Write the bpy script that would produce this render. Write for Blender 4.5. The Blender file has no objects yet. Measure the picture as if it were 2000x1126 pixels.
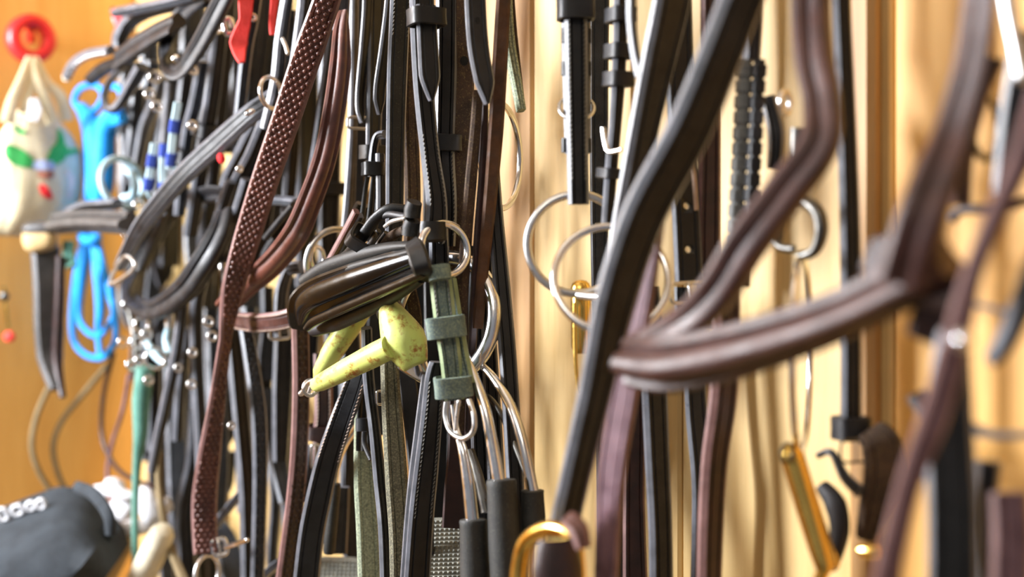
import bpy, math, random
from mathutils import Vector, Matrix
# ------------------------------------------------------------ camera, world, lamps, exposure
FPX = 2778.0                       # focal length in pixels of a 2000 px wide frame (50 mm on 36 mm)
CW, SW = 0.6354, 0.7722            # camera yaw: wall runs along +X, room lies at -Y
CAM = Vector((0, -0.73, 1.5))
FWD = Vector((-SW, CW, 0)); RGT = Vector((CW, SW, 0)); UPV = Vector((0, 0, 1))
XL = -1.593                        # plane of the left wall
sc = bpy.context.scene
COL = sc.collection
cd = bpy.data.cameras.new('camera'); co = bpy.data.objects.new('camera', cd); COL.objects.link(co)
co.location = CAM
co.rotation_euler = (math.pi/2, 0, math.atan2(SW, CW))
cd.sensor_width = 36; cd.lens = 50; cd.clip_start = 0.02; cd.clip_end = 50
cd.dof.use_dof = True; cd.dof.focus_distance = 1.04; cd.dof.aperture_fstop = 2.9
sc.camera = co
w = bpy.data.worlds.new('room_light'); sc.world = w; w.use_nodes = True
w.node_tree.nodes['Background'].inputs[0].default_value = (0.92, 0.94, 1.0, 1)
w.node_tree.nodes['Background'].inputs[1].default_value = 0.22
def area(name, loc, target, size, sizey, power, col):
    l = bpy.data.lights.new(name, 'AREA'); l.shape = 'RECTANGLE'; l.size = size; l.size_y = sizey
    l.energy = power; l.color = col
    o = bpy.data.objects.new(name, l); COL.objects.link(o); o.location = loc
    o.rotation_euler = (Vector(target)-Vector(loc)).to_track_quat('-Z', 'Y').to_euler()
area('window_daylight', (-1.54, -1.05, 1.8), (-0.75, -0.2, 1.45), 0.2, 0.5, 61, (0.90, 0.94, 1.0))
area('ceiling_fill', (0.1, -1.6, 2.5), (-0.6, -0.1, 1.3), 1.0, 0.3, 7, (1.0, 0.93, 0.82))  # unseen lamp added as weak warm fill from above
sc.view_settings.view_transform = 'Standard'; sc.view_settings.look = 'None'
sc.view_settings.gamma = 1; sc.view_settings.use_curve_mapping = False
sc.view_settings.exposure = 0.35

# ------------------------------------------------------------ pixel -> place helpers
def D(px, py, d):
    return CAM + FWD*d + RGT*((px-1000)/FPX*d) + UPV*((563-py)/FPX*d)
def depth(px, o):                  # depth of a point that hangs o metres off the long wall
    return (0.73-o)/(CW+SW*(px-1000)/FPX)
def P(px, py, o): return D(px, py, depth(px, o))
def depthL(px, o): return (-XL-o)/(SW-CW*(px-1000)/FPX)
def PL(px, py, o): return D(px, py, depthL(px, o))

# ------------------------------------------------------------ materials
def lin(c):
    r = []
    for v in c:
        v /= 255.0
        r.append(v/12.92 if v <= 0.04045 else ((v+0.055)/1.055)**2.4)
    return (r[0], r[1], r[2], 1)
def newmat(name):
    m = bpy.data.materials.new(name); m.use_nodes = True
    nt = m.node_tree; b = nt.nodes['Principled BSDF']
    return m, nt, b
def ramp(nt, src, p0, c0, p1, c1):
    r = nt.nodes.new('ShaderNodeValToRGB'); e = r.color_ramp.elements
    e[0].position = p0; e[0].color = c0; e[1].position = p1; e[1].color = c1
    nt.links.new(src, r.inputs[0]); return r.outputs[0]
def noise(nt, scale, detail=4, rough=0.6, vec=None, stretch=None):
    n = nt.nodes.new('ShaderNodeTexNoise'); n.inputs['Scale'].default_value = scale
    n.inputs['Detail'].default_value = detail; n.inputs['Roughness'].default_value = rough
    tc = nt.nodes.new('ShaderNodeTexCoord'); src = tc.outputs['Object']
    if stretch:
        mp = nt.nodes.new('ShaderNodeMapping'); mp.inputs['Scale'].default_value = stretch
        nt.links.new(src, mp.inputs[0]); src = mp.outputs[0]
    nt.links.new(src, n.inputs['Vector']); return n.outputs['Fac']
def bump(nt, b, src, strength, dist=0.001):
    n = nt.nodes.new('ShaderNodeBump'); n.inputs['Strength'].default_value = strength
    n.inputs['Distance'].default_value = dist
    nt.links.new(src, n.inputs['Height']); nt.links.new(n.outputs[0], b.inputs['Normal'])
def leather(name, col, col2=None, rough=0.42, dust=None, amt=0.0, spec=0.5, bs=0.35, coat=0.0, fine=1400):
    m, nt, b = newmat(name)
    c2 = col2 or tuple(min(255, v*1.35+6) for v in col)
    a = ramp(nt, noise(nt, 60, 5), 0.35, lin(col), 0.7, lin(c2))
    if dust:
        f = ramp(nt, noise(nt, 700, 6, 0.75), 0.62-amt*0.45, (0, 0, 0, 1), 0.80-amt*0.3, (1, 1, 1, 1))
        mx = nt.nodes.new('ShaderNodeMix'); mx.data_type = 'RGBA'
        nt.links.new(f, mx.inputs[0]); nt.links.new(a, mx.inputs[6]); mx.inputs[7].default_value = lin(dust)
        a = mx.outputs[2]
        rr = ramp(nt, f, 0, (rough,)*3+(1,), 1, (0.9,)*3+(1,)); nt.links.new(rr, b.inputs['Roughness'])
    else:
        rr = ramp(nt, noise(nt, 90, 3), 0.3, (rough*0.8,)*3+(1,), 0.75, (min(1, rough*1.35),)*3+(1,))
        nt.links.new(rr, b.inputs['Roughness'])
    nt.links.new(a, b.inputs['Base Color'])
    b.inputs['Specular IOR Level'].default_value = spec
    b.inputs['Coat Weight'].default_value = coat; b.inputs['Coat Roughness'].default_value = 0.12
    bump(nt, b, noise(nt, fine, 4), bs, 0.0006)
    return m
def metal(name, col, rough, bs=0.05):
    m, nt, b = newmat(name)
    b.inputs['Base Color'].default_value = lin(col); b.inputs['Metallic'].default_value = 1
    rr = ramp(nt, noise(nt, 120, 4), 0.3, (rough*0.7,)*3+(1,), 0.75, (rough*1.5,)*3+(1,))
    nt.links.new(rr, b.inputs['Roughness']); bump(nt, b, noise(nt, 300, 3), bs, 0.0005)
    return m
def cloth(name, col, col2=None, rough=0.85, sc_=500, sheen=0.0):
    m, nt, b = newmat(name)
    c2 = col2 or tuple(min(255, v*1.12+4) for v in col)
    a = ramp(nt, noise(nt, 50, 5), 0.35, lin(col), 0.7, lin(c2)); nt.links.new(a, b.inputs['Base Color'])
    b.inputs['Roughness'].default_value = rough; b.inputs['Sheen Weight'].default_value = sheen
    bump(nt, b, noise(nt, sc_, 4), 0.5, 0.001)
    return m
def wood(name, c1, c2):
    m, nt, b = newmat(name)
    g = noise(nt, 7, 6, 0.6, stretch=(9, 9, 0.9))
    a = ramp(nt, g, 0.3, lin(c1), 0.72, lin(c2))
    g2 = ramp(nt, noise(nt, 60, 3, 0.5, stretch=(5, 5, 0.35)), 0.30, (0.72, 0.66, 0.55, 1), 0.42, (1, 1, 1, 1))
    mx = nt.nodes.new('ShaderNodeMix'); mx.data_type = 'RGBA'; mx.blend_type = 'MULTIPLY'; mx.inputs[0].default_value = 0.2
    nt.links.new(a, mx.inputs[6]); nt.links.new(g2, mx.inputs[7]); nt.links.new(mx.outputs[2], b.inputs['Base Color'])
    b.inputs['Roughness'].default_value = 0.55
    bump(nt, b, noise(nt, 40, 5, 0.6, stretch=(8, 8, 0.5)), 0.15, 0.001)
    return m
M = {
 'black': leather('black_leather', (16, 15, 14), (30, 28, 27), 0.38, spec=0.4),
 'soft': leather('soft_black_leather', (20, 20, 22), (38, 38, 42), 0.42, spec=0.4),
 'matte': leather('dusty_black_leather', (22, 21, 20), (40, 38, 36), 0.5, dust=(110, 106, 88), amt=0.10, spec=0.35),
 'patent': leather('patent_black_leather', (8, 8, 8), (14, 13, 13), 0.22, coat=0.1, bs=0.08, spec=0.35),
 'grey': leather('worn_grey_leather', (48, 46, 46), (76, 73, 72), 0.5, dust=(140, 136, 126), amt=0.12),
 'blueblack': leather('slate_black_leather', (24, 28, 34), (42, 46, 54), 0.6, bs=0.6, fine=900),
 'brown': leather('chestnut_brown_leather', (76, 42, 34), (112, 66, 54), 0.34, spec=0.6),
 'dkbrown': leather('dark_brown_leather', (36, 20, 18), (60, 34, 30), 0.40, spec=0.55),
 'muted': leather('muted_brown_leather', (54, 28, 23), (78, 46, 40), 0.42, spec=0.5),
 'purple': leather('plum_brown_leather', (98, 70, 78), (128, 98, 106), 0.4),
 'suede': leather('brown_suede', (48, 34, 24), (78, 56, 40), 0.85, dust=(150, 130, 80), amt=0.16, bs=0.8),
 'suedebr': leather('russet_suede', (62, 38, 20), (92, 58, 32), 0.8, bs=0.6),
 'mould': leather('mildewed_leather', (72, 88, 88), (104, 120, 114), 0.75, dust=(150, 162, 132), amt=0.34, bs=0.9),
 'edge': leather('lit_grey_strap_edge', (76, 78, 84), (104, 106, 114), 0.34, spec=0.8),  # paler grey paints the side light's gleam onto black strap edges
 'brownedge': leather('lit_pink_brown_strap_edge', (104, 74, 70), (132, 98, 94), 0.4),  # pinkish tone paints the edge highlight onto brown straps
 'mouldedge': leather('mildew_crust', (130, 146, 108), (165, 178, 138), 0.9, bs=1.0),
 'dusty': leather('dust_caked_leather', (74, 72, 58), (100, 96, 78), 0.8, dust=(156, 150, 122), amt=0.36, bs=0.8),
 'fuzz': leather('green_dust_leather', (80, 90, 80), (108, 118, 102), 0.85, dust=(182, 188, 156), amt=0.55, bs=1.0),
 'rubber': leather('black_rubber', (26, 26, 24), (46, 45, 41), 0.62, dust=(110, 108, 96), amt=0.1, fine=700),
 'steel': metal('stainless_steel', (226, 226, 228), 0.16),
 'dullsteel': metal('dull_nickel', (204, 204, 204), 0.32),
 'darksteel': metal('dark_tarnished_steel', (92, 90, 86), 0.36),
 'brass': metal('polished_brass', (232, 192, 100), 0.2),
 'thread': cloth('dark_waxed_thread', (92, 88, 80), rough=0.6),
 'palethread': cloth('pale_waxed_thread', (150, 128, 112), rough=0.6),
 'canvas': cloth('unbleached_canvas', (206, 192, 156), (222, 208, 176)),
 'green': cloth('green_print', (34, 150, 66), (70, 176, 92)),
 'redp': cloth('red_print', (214, 30, 34)),
 'pinkp': cloth('faded_pink_print', (236, 190, 164)),
 'bluep': cloth('grey_blue_print', (150, 160, 190)),
 'brownp': cloth('brown_print', (140, 84, 66)),
 'whitep': cloth('white_fabric', (206, 206, 210), (222, 222, 226)),
 'redplastic': cloth('red_plastic', (222, 34, 36), (232, 44, 44), 0.35, 80),
 'redweb': cloth('red_webbing', (232, 52, 44), (240, 68, 58), 0.7),
 'bluerope': cloth('bright_blue_rope', (0, 128, 214), (10, 150, 232), 0.65, 350),
 'palerope': cloth('pale_blue_rubber', (146, 176, 190), (174, 198, 206), 0.5),
 'stripeblue': cloth('royal_blue_stripe', (44, 66, 150)),
 'stripepale': cloth('pale_blue_stripe', (170, 190, 196)),
 'teal': cloth('faded_teal_rope', (70, 118, 104), (96, 140, 126)),
 'cord': cloth('grey_cord', (112, 96, 66), (134, 116, 84)),
 'padcloth': cloth('charcoal_felt', (30, 35, 40), (46, 52, 58), 0.95, 300),
 'cream': cloth('cream_wrap', (204, 194, 168), (220, 212, 190), 0.6),
 'tan': cloth('tan_wrap', (176, 146, 98), (200, 170, 120), 0.7),
 'studs': leather('grey_studded_rubber', (98, 98, 92), (138, 136, 124), 0.7, dust=(176, 172, 150), amt=0.25),
 'yellowp': cloth('yellow_plastic', (226, 200, 60)),
 'dark': leather('hole_shadow_leather', (8, 7, 6), (12, 10, 9), 0.9),
 'wall': wood('pale_pine_ply', (200, 162, 98), (218, 186, 126)),
 'wall2': wood('honey_pine_ply', (216, 158, 76), (230, 178, 96)),
 'wall_shade': wood('shade_brown_pine', (162, 118, 64), (186, 144, 86)),  # pine with the wall's shade put into its brown
 'webgrey': cloth('grey_braided_web', (96, 98, 98), (134, 134, 130)),
 'plaster': cloth('plaster', (214, 206, 190)),
 'concrete': cloth('concrete', (120, 114, 104)),
}
# apple-green polymer of the mouthpiece with rusty bite marks
m, nt, b = newmat('apple_green_polymer')
f = ramp(nt, noise(nt, 95, 7, 0.75), 0.52, (0, 0, 0, 1), 0.64, (1, 1, 1, 1))
mx = nt.nodes.new('ShaderNodeMix'); mx.data_type = 'RGBA'; nt.links.new(f, mx.inputs[0])
g0 = ramp(nt, noise(nt, 30, 3), 0.3, lin((190, 200, 104)), 0.7, lin((206, 212, 122)))
nt.links.new(g0, mx.inputs[6]); mx.inputs[7].default_value = lin((150, 92, 30))
nt.links.new(mx.outputs[2], b.inputs['Base Color'])
b.inputs['Roughness'].default_value = 0.38
b.inputs['Subsurface Weight'].default_value = 0.15; b.inputs['Subsurface Radius'].default_value = (0.01, 0.01, 0.004)
bump(nt, b, noise(nt, 200, 4), 0.25, 0.0008)
M['poly'] = m

# ------------------------------------------------------------ things and their parts
class Part:
    def __init__(s, name, v, f, mat, parent, kind, label, sharp):
        s.name, s.v, s.f, s.mat, s.parent, s.kind, s.label, s.sharp = name, v, f, mat, parent, kind, label, sharp
        s.fr = None; s.o = None; s.mat2 = None; s.mi = None
THINGS = []
class Thing:
    def __init__(s, name, label, cat, group=None):
        s.name, s.label, s.cat, s.group, s.parts = name, label, cat, group, []
        THINGS.append(s)
    def add(s, name, v, f, mat, parent=None, kind=None, label=None, sharp=42):
        p = Part(name, v, f, M[mat] if isinstance(mat, str) else mat, parent, kind, label, sharp)
        s.parts.append(p); return p
def mkmesh(name, v, f, mat, loc, sharp, mat2=None, mi=None):
    me = bpy.data.meshes.new(name)
    me.from_pydata([tuple(Vector(p)-loc) for p in v], [], f); me.update()
    me.materials.append(mat)
    if mat2: me.materials.append(mat2); me.polygons.foreach_set('material_index', mi)
    me.polygons.foreach_set('use_smooth', [True]*len(me.polygons))
    if sharp < 170: me.set_sharp_from_angle(angle=math.radians(sharp))
    o = bpy.data.objects.new(name, me); COL.objects.link(o); return o
GROUPS = {'bridle': 'bridles hanging along the wall', 'rein': 'reins hanging along the wall', 'leather_strap': 'loose leather straps hanging along the wall',
          'cord': 'thin cords at the left wall', 'webbing': 'red webbing tabs', 'wrap_roll': 'rolled wraps at the bottom left', 'rubber_tread': 'studded rubber pads',
          'brass_fitting': 'brass fittings', 'bit': 'loose bits'}
def finish():
    for t in THINGS:
        allv = [Vector(p) for q in t.parts for p in q.v]
        xs = [p.x for p in allv]; ys = [p.y for p in allv]; zs = [p.z for p in allv]
        loc = Vector(((min(xs)+max(xs))/2, (min(ys)+max(ys))/2, min(zs)))
        tops = [q for q in t.parts if q.parent is None]
        if len(tops) == 1:
            q = tops[0]; root = mkmesh(t.name, q.v, q.f, q.mat, loc, q.sharp, q.mat2, q.mi); root.location = loc; q.o = root
            if q.kind: root['kind'] = q.kind
        else:
            root = bpy.data.objects.new(t.name, None); COL.objects.link(root); root.location = loc
            root.empty_display_size = 0.03
        t.group = t.group or GROUPS.get(t.name)
        root['label'] = t.label; root['category'] = t.cat
        if t.group: root['group'] = t.group
        for q in t.parts:
            if q.o is not None: continue
            q.o = mkmesh(q.name, q.v, q.f, q.mat, loc, q.sharp, q.mat2, q.mi)
            if q.parent is None: q.o.parent = root
            else:
                q.o.parent = q.parent.o
            if q.kind: q.o['kind'] = q.kind
            if q.label: q.o['label'] = q.label

# ------------------------------------------------------------ shape builders
def val(v, t):
    if isinstance(v, (int, float)): return v
    n = len(v)-1; x = t*n; i = min(int(x), n-1); return v[i]+(v[i+1]-v[i])*(x-i)
def crom(pts, n, closed=False):
    out = []; N = len(pts)
    segs = N if closed else N-1
    for i in range(segs):
        if closed: a, b, c, d = pts[(i-1) % N], pts[i], pts[(i+1) % N], pts[(i+2) % N]
        else: a, b, c, d = pts[max(i-1, 0)], pts[i], pts[i+1], pts[min(i+2, N-1)]
        for k in range(n):
            t = k/n
            out.append(0.5*((2*b)+(c-a)*t+(2*a-5*b+4*c-d)*t*t+(3*b-a-3*c+d)*t**3))
    if not closed: out.append(pts[-1])
    return out
def path3(pts, o, L=False, n=8, closed=False):
    N = len(pts); f = PL if L else P; q = []
    for i, p in enumerate(pts):
        oo = p[2] if len(p) > 2 else val(o, i/max(1, N-1))
        q.append(f(p[0], p[1], oo))
    return crom(q, n, closed)
def frames(path, a):
    n = len(path); fr = []
    for i, p in enumerate(path):
        T = (path[min(i+1, n-1)]-path[max(i-1, 0)]).normalized()
        V = (p-CAM).normalized()
        N = (-V) - T*((-V).dot(T)); N.normalize()
        N = Matrix.Rotation(-math.radians(val(a, i/(n-1))), 3, T) @ N
        fr.append((p, T, T.cross(N).normalized(), N))
    return fr
def profile(kind, w, t):
    h = w/2; b = min(t*0.32, h*0.4)
    if kind == 'flat':
        g = min(h*0.22, 0.0022)
        return [(-h, -t/2+b), (-h, t/2-b), (-h+b, t/2), (-h+g+b, t/2), (-h+g*1.35+b, t/2-t*0.14), (-h+g*1.7+b, t/2),
                (h-g*1.7-b, t/2), (h-g*1.35-b, t/2-t*0.14), (h-g-b, t/2), (h-b, t/2), (h, t/2-b), (h, -t/2+b), (h-b, -t/2), (-h+b, -t/2)]
    if kind == 'plain':
        return [(-h, -t/2+b), (-h, t/2-b), (-h+b, t/2), (h-b, t/2), (h, t/2-b), (h, -t/2+b), (h-b, -t/2), (-h+b, -t/2)]
    if kind == 'raised':           # flat strap with a stitched roll down its middle
        pr = [(-h, -t/2+b), (-h, t/2-b), (-h+b, t/2)]
        for k in range(9):
            x = -0.56+1.12*k/8; pr.append((x*h, t/2 + (0.9*t*math.cos(x/0.56*math.pi/2)**0.6 if abs(x) < 0.559 else -0.12*t)))
        return pr+[(h-b, t/2), (h, t/2-b), (h, -t/2+b), (h-b, -t/2), (-h+b, -t/2)]
    if kind == 'rolls':            # several soft rolls side by side (padded noseband)
        pr = [(-h, -t/2)]
        for c, r, hh in ((-0.8, 0.2, 0.5), (-0.42, 0.17, 0.8), (0.1, 0.34, 1.5), (0.62, 0.16, 0.8), (0.87, 0.13, 0.45)):
            for k in range(7):
                x = -1+2*k/6; pr.append(((c+r*x)*h, -t*0.1+t*hh*math.sqrt(max(0, 1-x*x*0.96))))
        return pr+[(h, -t/2)]
    if kind == 'oval':
        return [(-h*math.cos(2*math.pi*k/14), t/2*math.sin(2*math.pi*k/14)) for k in range(14)]
EDGE = {'black': 'edge', 'soft': 'edge', 'mould': 'mouldedge', 'matte': 'edge', 'blueblack': 'edge', 'grey': 'edge', 'brown': 'brownedge', 'dkbrown': 'brownedge', 'muted': 'brownedge', 'purple': 'brownedge'}
def strap(T, pts, w, o, a=28, mat='black', name='strap', t=0.0038, prof='flat', tip=None, st=None, stm='thread',
          stins=0.2, L=False, n=8, parent=None, holes=None, label=None, edge=None, step=0.0031):
    if prof == 'flat': t *= 1.25
    path = path3(pts, o, L, n); fr = frames(path, a); n_ = len(fr)
    dep = [(p-CAM).dot(FWD) for p in path]
    ln = [0]
    for i in range(1, n_): ln.append(ln[-1]+(path[i]-path[i-1]).length)
    tot = ln[-1]
    ws = [val(w, i/(n_-1))*dep[i]/FPX for i in range(n_)]
    V, F = [], []
    k = None
    for i, (p, Tn, S, N) in enumerate(fr):
        ww = ws[i]; tt = t
        if tip and tot-ln[i] < ww*1.05:
            q = (tot-ln[i])/(ww*1.05); ww = ww*(0.16+0.84*q**0.75)
        pr = profile(prof, ww, tt); k = len(pr)
        for (s, m_) in pr: V.append(p+S*s+N*m_)
    m_ = n_                       # straps cut by the frame go on beyond it
    if pts[0][1] <= -40:
        dv = (Vector((0, 0, 2))-fr[0][1]).normalized()*0.2; V = [v+dv for v in V[:k]]+V; m_ += 1
    if pts[-1][1] >= 1150:
        dv = (Vector((0, 0, -2))+fr[-1][1]).normalized()*0.2; V = V+[v+dv for v in V[-k:]]; m_ += 1
    for i in range(m_-1):
        for j in range(k):
            F.append((i*k+j, i*k+(j+1) % k, (i+1)*k+(j+1) % k, (i+1)*k+j))
    F.append(tuple(range(k))[::-1]); F.append(tuple(range((m_-1)*k, m_*k)))
    part = T.add(name, V, F, mat, parent, label=label)
    if prof == 'flat' and mat in EDGE:
        part.mat2 = M[EDGE[mat]]; ed = {0, 1, 9, 10, 11, 13}
        part.mi = [1 if j in ed else 0 for i in range(m_-1) for j in range(k)]+[1, 1]
    part.fr = fr; part.ws = ws; part.ln = ln; part.t = t; part.tot = tot
    sub = part if parent is None else parent
    if st:
        sv, sf = [], []
        s0, s1 = st if isinstance(st, tuple) else (0, 1)
        d = s0*tot; i = 0
        while d < s1*tot-0.002:
            while i < n_-2 and ln[i+1] < d: i += 1
            u = (d-ln[i])/max(1e-9, ln[i+1]-ln[i]); p = path[i].lerp(path[i+1], u)
            _, Tn, S, N = fr[i]; ww = ws[i]+(ws[i+1]-ws[i])*u
            for sg in (-1, 1):
                c = p+S*(sg*(ww/2-ww*stins*0.9))+N*(t/2+0.0002)
                dT = (Tn+S*0.35).normalized()*0.00125; dS = S*0.00038; dN = N*0.00055
                b0 = len(sv)
                sv += [c-dT-dS, c-dT+dS, c+dT+dS, c+dT-dS, c-dT*0.6+dN, c+dT*0.6+dN]
                sf += [(b0, b0+1, b0+4), (b0+1, b0+2, b0+5, b0+4), (b0+2, b0+3, b0+5), (b0+3, b0, b0+4, b0+5)]
            d += step
        T.add('stitching', sv, sf, stm, sub, kind='stuff')
    if holes:
        for hfr in holes: hole(T, part, hfr, sub)
    return part
def at(part, f):
    d = f*part.tot; i = 0
    while i < len(part.ln)-2 and part.ln[i+1] < d: i += 1
    u = (d-part.ln[i])/max(1e-9, part.ln[i+1]-part.ln[i])
    p, Tn, S, N = part.fr[i]; return p.lerp(part.fr[i+1][0], u), Tn, S, N, part.ws[i]
def hole(T, part, f, parent, r=0.0021):
    p, Tn, S, N, ww = at(part, f); v, fc = [], []
    for k in range(10):
        a = 2*math.pi*k/10; v.append(p+N*(part.t/2+0.0002)+(S*math.cos(a)+Tn*math.sin(a)*1.2)*r)
    for k in range(10):
        a = 2*math.pi*k/10; v.append(p+N*(part.t/2-0.0006)+(S*math.cos(a)+Tn*math.sin(a)*1.2)*r)
    fc = [tuple(range(10))]+[(k, k+10, (k+1) % 10+10, (k+1) % 10) for k in range(10)]
    T.add('punched_hole', v, fc, 'dark', parent)
def keeper(T, part, f, h=0.009, mat=None, extra=0.0022, t=0.0018, name='keeper', depth_=None, off=0.0, parent=None, wide=1.0, label=None):
    """leather loop that closes round the strap `part` at fraction f"""
    p, Tn, S, N, ww = at(part, f)
    hw = ww*wide/2+extra; hd = (depth_ or part.t*1.1)+extra*0.6
    ring = []
    for k in range(24):
        a = 2*math.pi*k/24; ca, sa = math.cos(a), math.sin(a)
        ring.append((hw*math.copysign(abs(ca)**0.35, ca), hd*math.copysign(abs(sa)**0.35, sa), ca, sa))
    V, F = [], []
    for (z, ex) in ((-h/2, 0), (-h/2+0.0006, t), (-h/2+0.0016, t*1.0), (0, t*0.9), (h/2-0.0016, t*1.0), (h/2-0.0006, t), (h/2, 0)):
        for (x, y, ca, sa) in ring:
            V.append(p+Tn*(z+off)+S*(x+ex*ca)+N*(y+ex*sa))
    for i in range(6):
        for j in range(24): F.append((i*24+j, i*24+(j+1) % 24, (i+1)*24+(j+1) % 24, (i+1)*24+j))
    for j in range(24): F.append((6*24+j, 6*24+(j+1) % 24, (j+1) % 24, j))
    return T.add(name, V, F, mat or part.mat, parent, label=label)
def tubemesh(path, r, closed=False, seg=12, cap=True):
    n = len(path); V, F = [], []
    T0 = (path[1]-path[-1 if closed else 0]).normalized()
    ref = Vector((0, 0, 1)) if abs(T0.z) < 0.9 else Vector((1, 0, 0))
    N = T0.cross(ref).normalized()
    for i in range(n):
        Tn = (path[(i+1) % n]-path[i-1]).normalized() if closed else (path[min(i+1, n-1)]-path[max(i-1, 0)]).normalized()
        N = (N-Tn*N.dot(Tn)).normalized(); B = Tn.cross(N)
        rr = val(r, i/(n-1))
        for k in range(seg):
            a = 2*math.pi*k/seg; V.append(path[i]+(N*math.cos(a)+B*math.sin(a))*rr)
    for i in range(n if closed else n-1):
        for k in range(seg):
            a0 = i*seg; a1 = ((i+1) % n)*seg
            F.append((a0+k, a0+(k+1) % seg, a1+(k+1) % seg, a1+k))
    if not closed and cap:
        F.append(tuple(range(seg))[::-1]); F.append(tuple(range((n-1)*seg, n*seg)))
    return V, F
def tube(T, pts, w, o, mat, name='cord', L=False, n=8, closed=False, parent=None, roundend=False, seg=12, label=None):
    path = path3(pts, o, L, n, closed)
    m_ = len(path); dep = [(p-CAM).dot(FWD) for p in path]
    rr = [val(w, i/(m_-1))*dep[i]/FPX/2 for i in range(m_)]
    if roundend:
        q = [1]*m_
        d0 = (path[1]-path[0]).normalized(); d1 = (path[-1]-path[-2]).normalized()
        pre = [path[0]-d0*rr[0]*x for x in (0.98, 0.85, 0.55)]; post = [path[-1]+d1*rr[-1]*x for x in (0.55, 0.85, 0.98)]
        path = pre+path+post; rr = [rr[0]*x for x in (0.2, 0.53, 0.83)]+rr+[rr[-1]*x for x in (0.83, 0.53, 0.2)]
    V, F = tubemesh(path, rr, closed, seg)
    return T.add(name, V, F, mat, parent, sharp=60, label=label)
def ring(T, c, a, b, o, w, mat='steel', name='bit_ring', rot=0, sgn=1, L=False, parent=None, label=None, seg=48):
    """round ring of radius max(a,b) px whose foreshortened half axes in view are a (across) and b (up)"""
    d = (depthL if L else depth)(c[0], o); C = D(c[0], c[1], d); k = d/FPX
    path = []
    R = max(a, b)
    for i in range(seg):
        th = 2*math.pi*i/seg; x = a*math.cos(th); z = b*math.sin(th)
        y = (math.sqrt(max(0, R*R-a*a))*math.cos(th) + math.sqrt(max(0, R*R-b*b))*math.sin(th))*sgn
        cr, sr = math.cos(math.radians(rot)), math.sin(math.radians(rot))
        x, z = x*cr-z*sr, x*sr+z*cr
        path.append(C+(RGT*x+UPV*z+FWD*y)*k)
    V, F = tubemesh(path, w*k/2, True, 14)
    return T.add(name, V, F, mat, parent, sharp=180, label=label)
def rrect(hw, hh, rad, n=4):
    out = []
    for cx, cy, a0 in ((hw-rad, hh-rad, 0), (-hw+rad, hh-rad, 90), (-hw+rad, -hh+rad, 180), (hw-rad, -hh+rad, 270)):
        for k in range(n+1):
            a = math.radians(a0+90*k/n); out.append((cx+rad*math.cos(a), cy+rad*math.sin(a)))
    return out
def buckle(T, c, w, h, o, rot=0, mat='dullsteel', r=2.2, name='buckle', prong=True, parent=None, L=False, yaw=0.35):
    d = (depthL if L else depth)(c[0], o); C = D(c[0], c[1], d); k = d/FPX
    cr, sr = math.cos(math.radians(rot)), math.sin(math.radians(rot))
    def q(x, y, z=0):
        X = x*cr-y*sr; Z = x*sr+y*cr
        return C+(RGT*X+UPV*Z+FWD*(x*yaw+z))*k
    path = [q(x, y) for x, y in rrect(w/2, h/2, min(w, h)*0.28)]
    V, F = tubemesh(path, r*k*1.2, True, 8)
    p = T.add(name, V, F, mat, parent, sharp=180)
    if prong:
        V, F = tubemesh([q(0, -h/2), q(0, -h*0.2, -3), q(0, h*0.2, -3.5), q(0, h*0.55, -2)], r*k*0.8, False, 8)
        T.add('prong', V, F, mat, p if parent is None else parent, sharp=180)
    return p
def turned(T, c0, c1, prof_, o, mat, name, seg=24, parent=None, L=False, label=None, sharp=35):
    """solid of revolution from pixel c0 to c1; prof_ = [(fraction along, diameter px)]"""
    f = PL if L else P
    oa, ob = (o, o) if isinstance(o, (int, float)) else o
    A = f(c0[0], c0[1], oa); B = f(c1[0], c1[1], ob); Tn = (B-A).normalized(); ln = (B-A).length
    k = ((A+B)/2-CAM).dot(FWD)/FPX
    N = Tn.cross(Vector((0.3, 0.9, 0.2))).normalized(); Bn = Tn.cross(N)
    V, F = [], []
    for fr_, dia in prof_:
        for s in range(seg):
            a = 2*math.pi*s/seg; V.append(A+Tn*ln*fr_+(N*math.cos(a)+Bn*math.sin(a))*dia*k/2)
    m_ = len(prof_)
    for i in range(m_-1):
        for s in range(seg): F.append((i*seg+s, i*seg+(s+1) % seg, (i+1)*seg+(s+1) % seg, (i+1)*seg+s))
    F.append(tuple(range(seg))[::-1]); F.append(tuple(range((m_-1)*seg, m_*seg)))
    return T.add(name, V, F, mat, parent, sharp=sharp, label=label)
def blob(T, c, rx, ry, rz, o, mat, name, L=False, seg=16, parent=None, rot=0, lump=0.0, seed=1, label=None, sq=1.0):
    d = (depthL if L else depth)(c[0], o); C = D(c[0], c[1], d); k = d/FPX; V, F = [], []
    rd = random.Random(seed); ph = [rd.uniform(0, 6) for _ in range(6)]
    cr, sr = math.cos(math.radians(rot)), math.sin(math.radians(rot)); H = seg//2
    def e(v): return math.copysign(abs(v)**sq, v)
    for i in range(H+1):
        t = math.pi*i/H
        for j in range(seg):
            f_ = 2*math.pi*j/seg
            x, y, z = e(math.sin(t))*e(math.cos(f_)), e(math.sin(t))*e(math.sin(f_)), e(math.cos(t))
            q = 1+lump*(math.sin(3*f_+ph[0]+2*t)+math.sin(5*t+ph[1]+f_)*0.7)
            x *= rx*q; y *= ry*q; z *= rz*q
            V.append(C+(RGT*(x*cr-z*sr)+UPV*(x*sr+z*cr)+FWD*y)*k)
    for i in range(H):
        for j in range(seg): F.append((i*seg+j, i*seg+(j+1) % seg, (i+1)*seg+(j+1) % seg, (i+1)*seg+j))
    return T.add(name, V, F, mat, parent, sharp=180, label=label)
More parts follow.
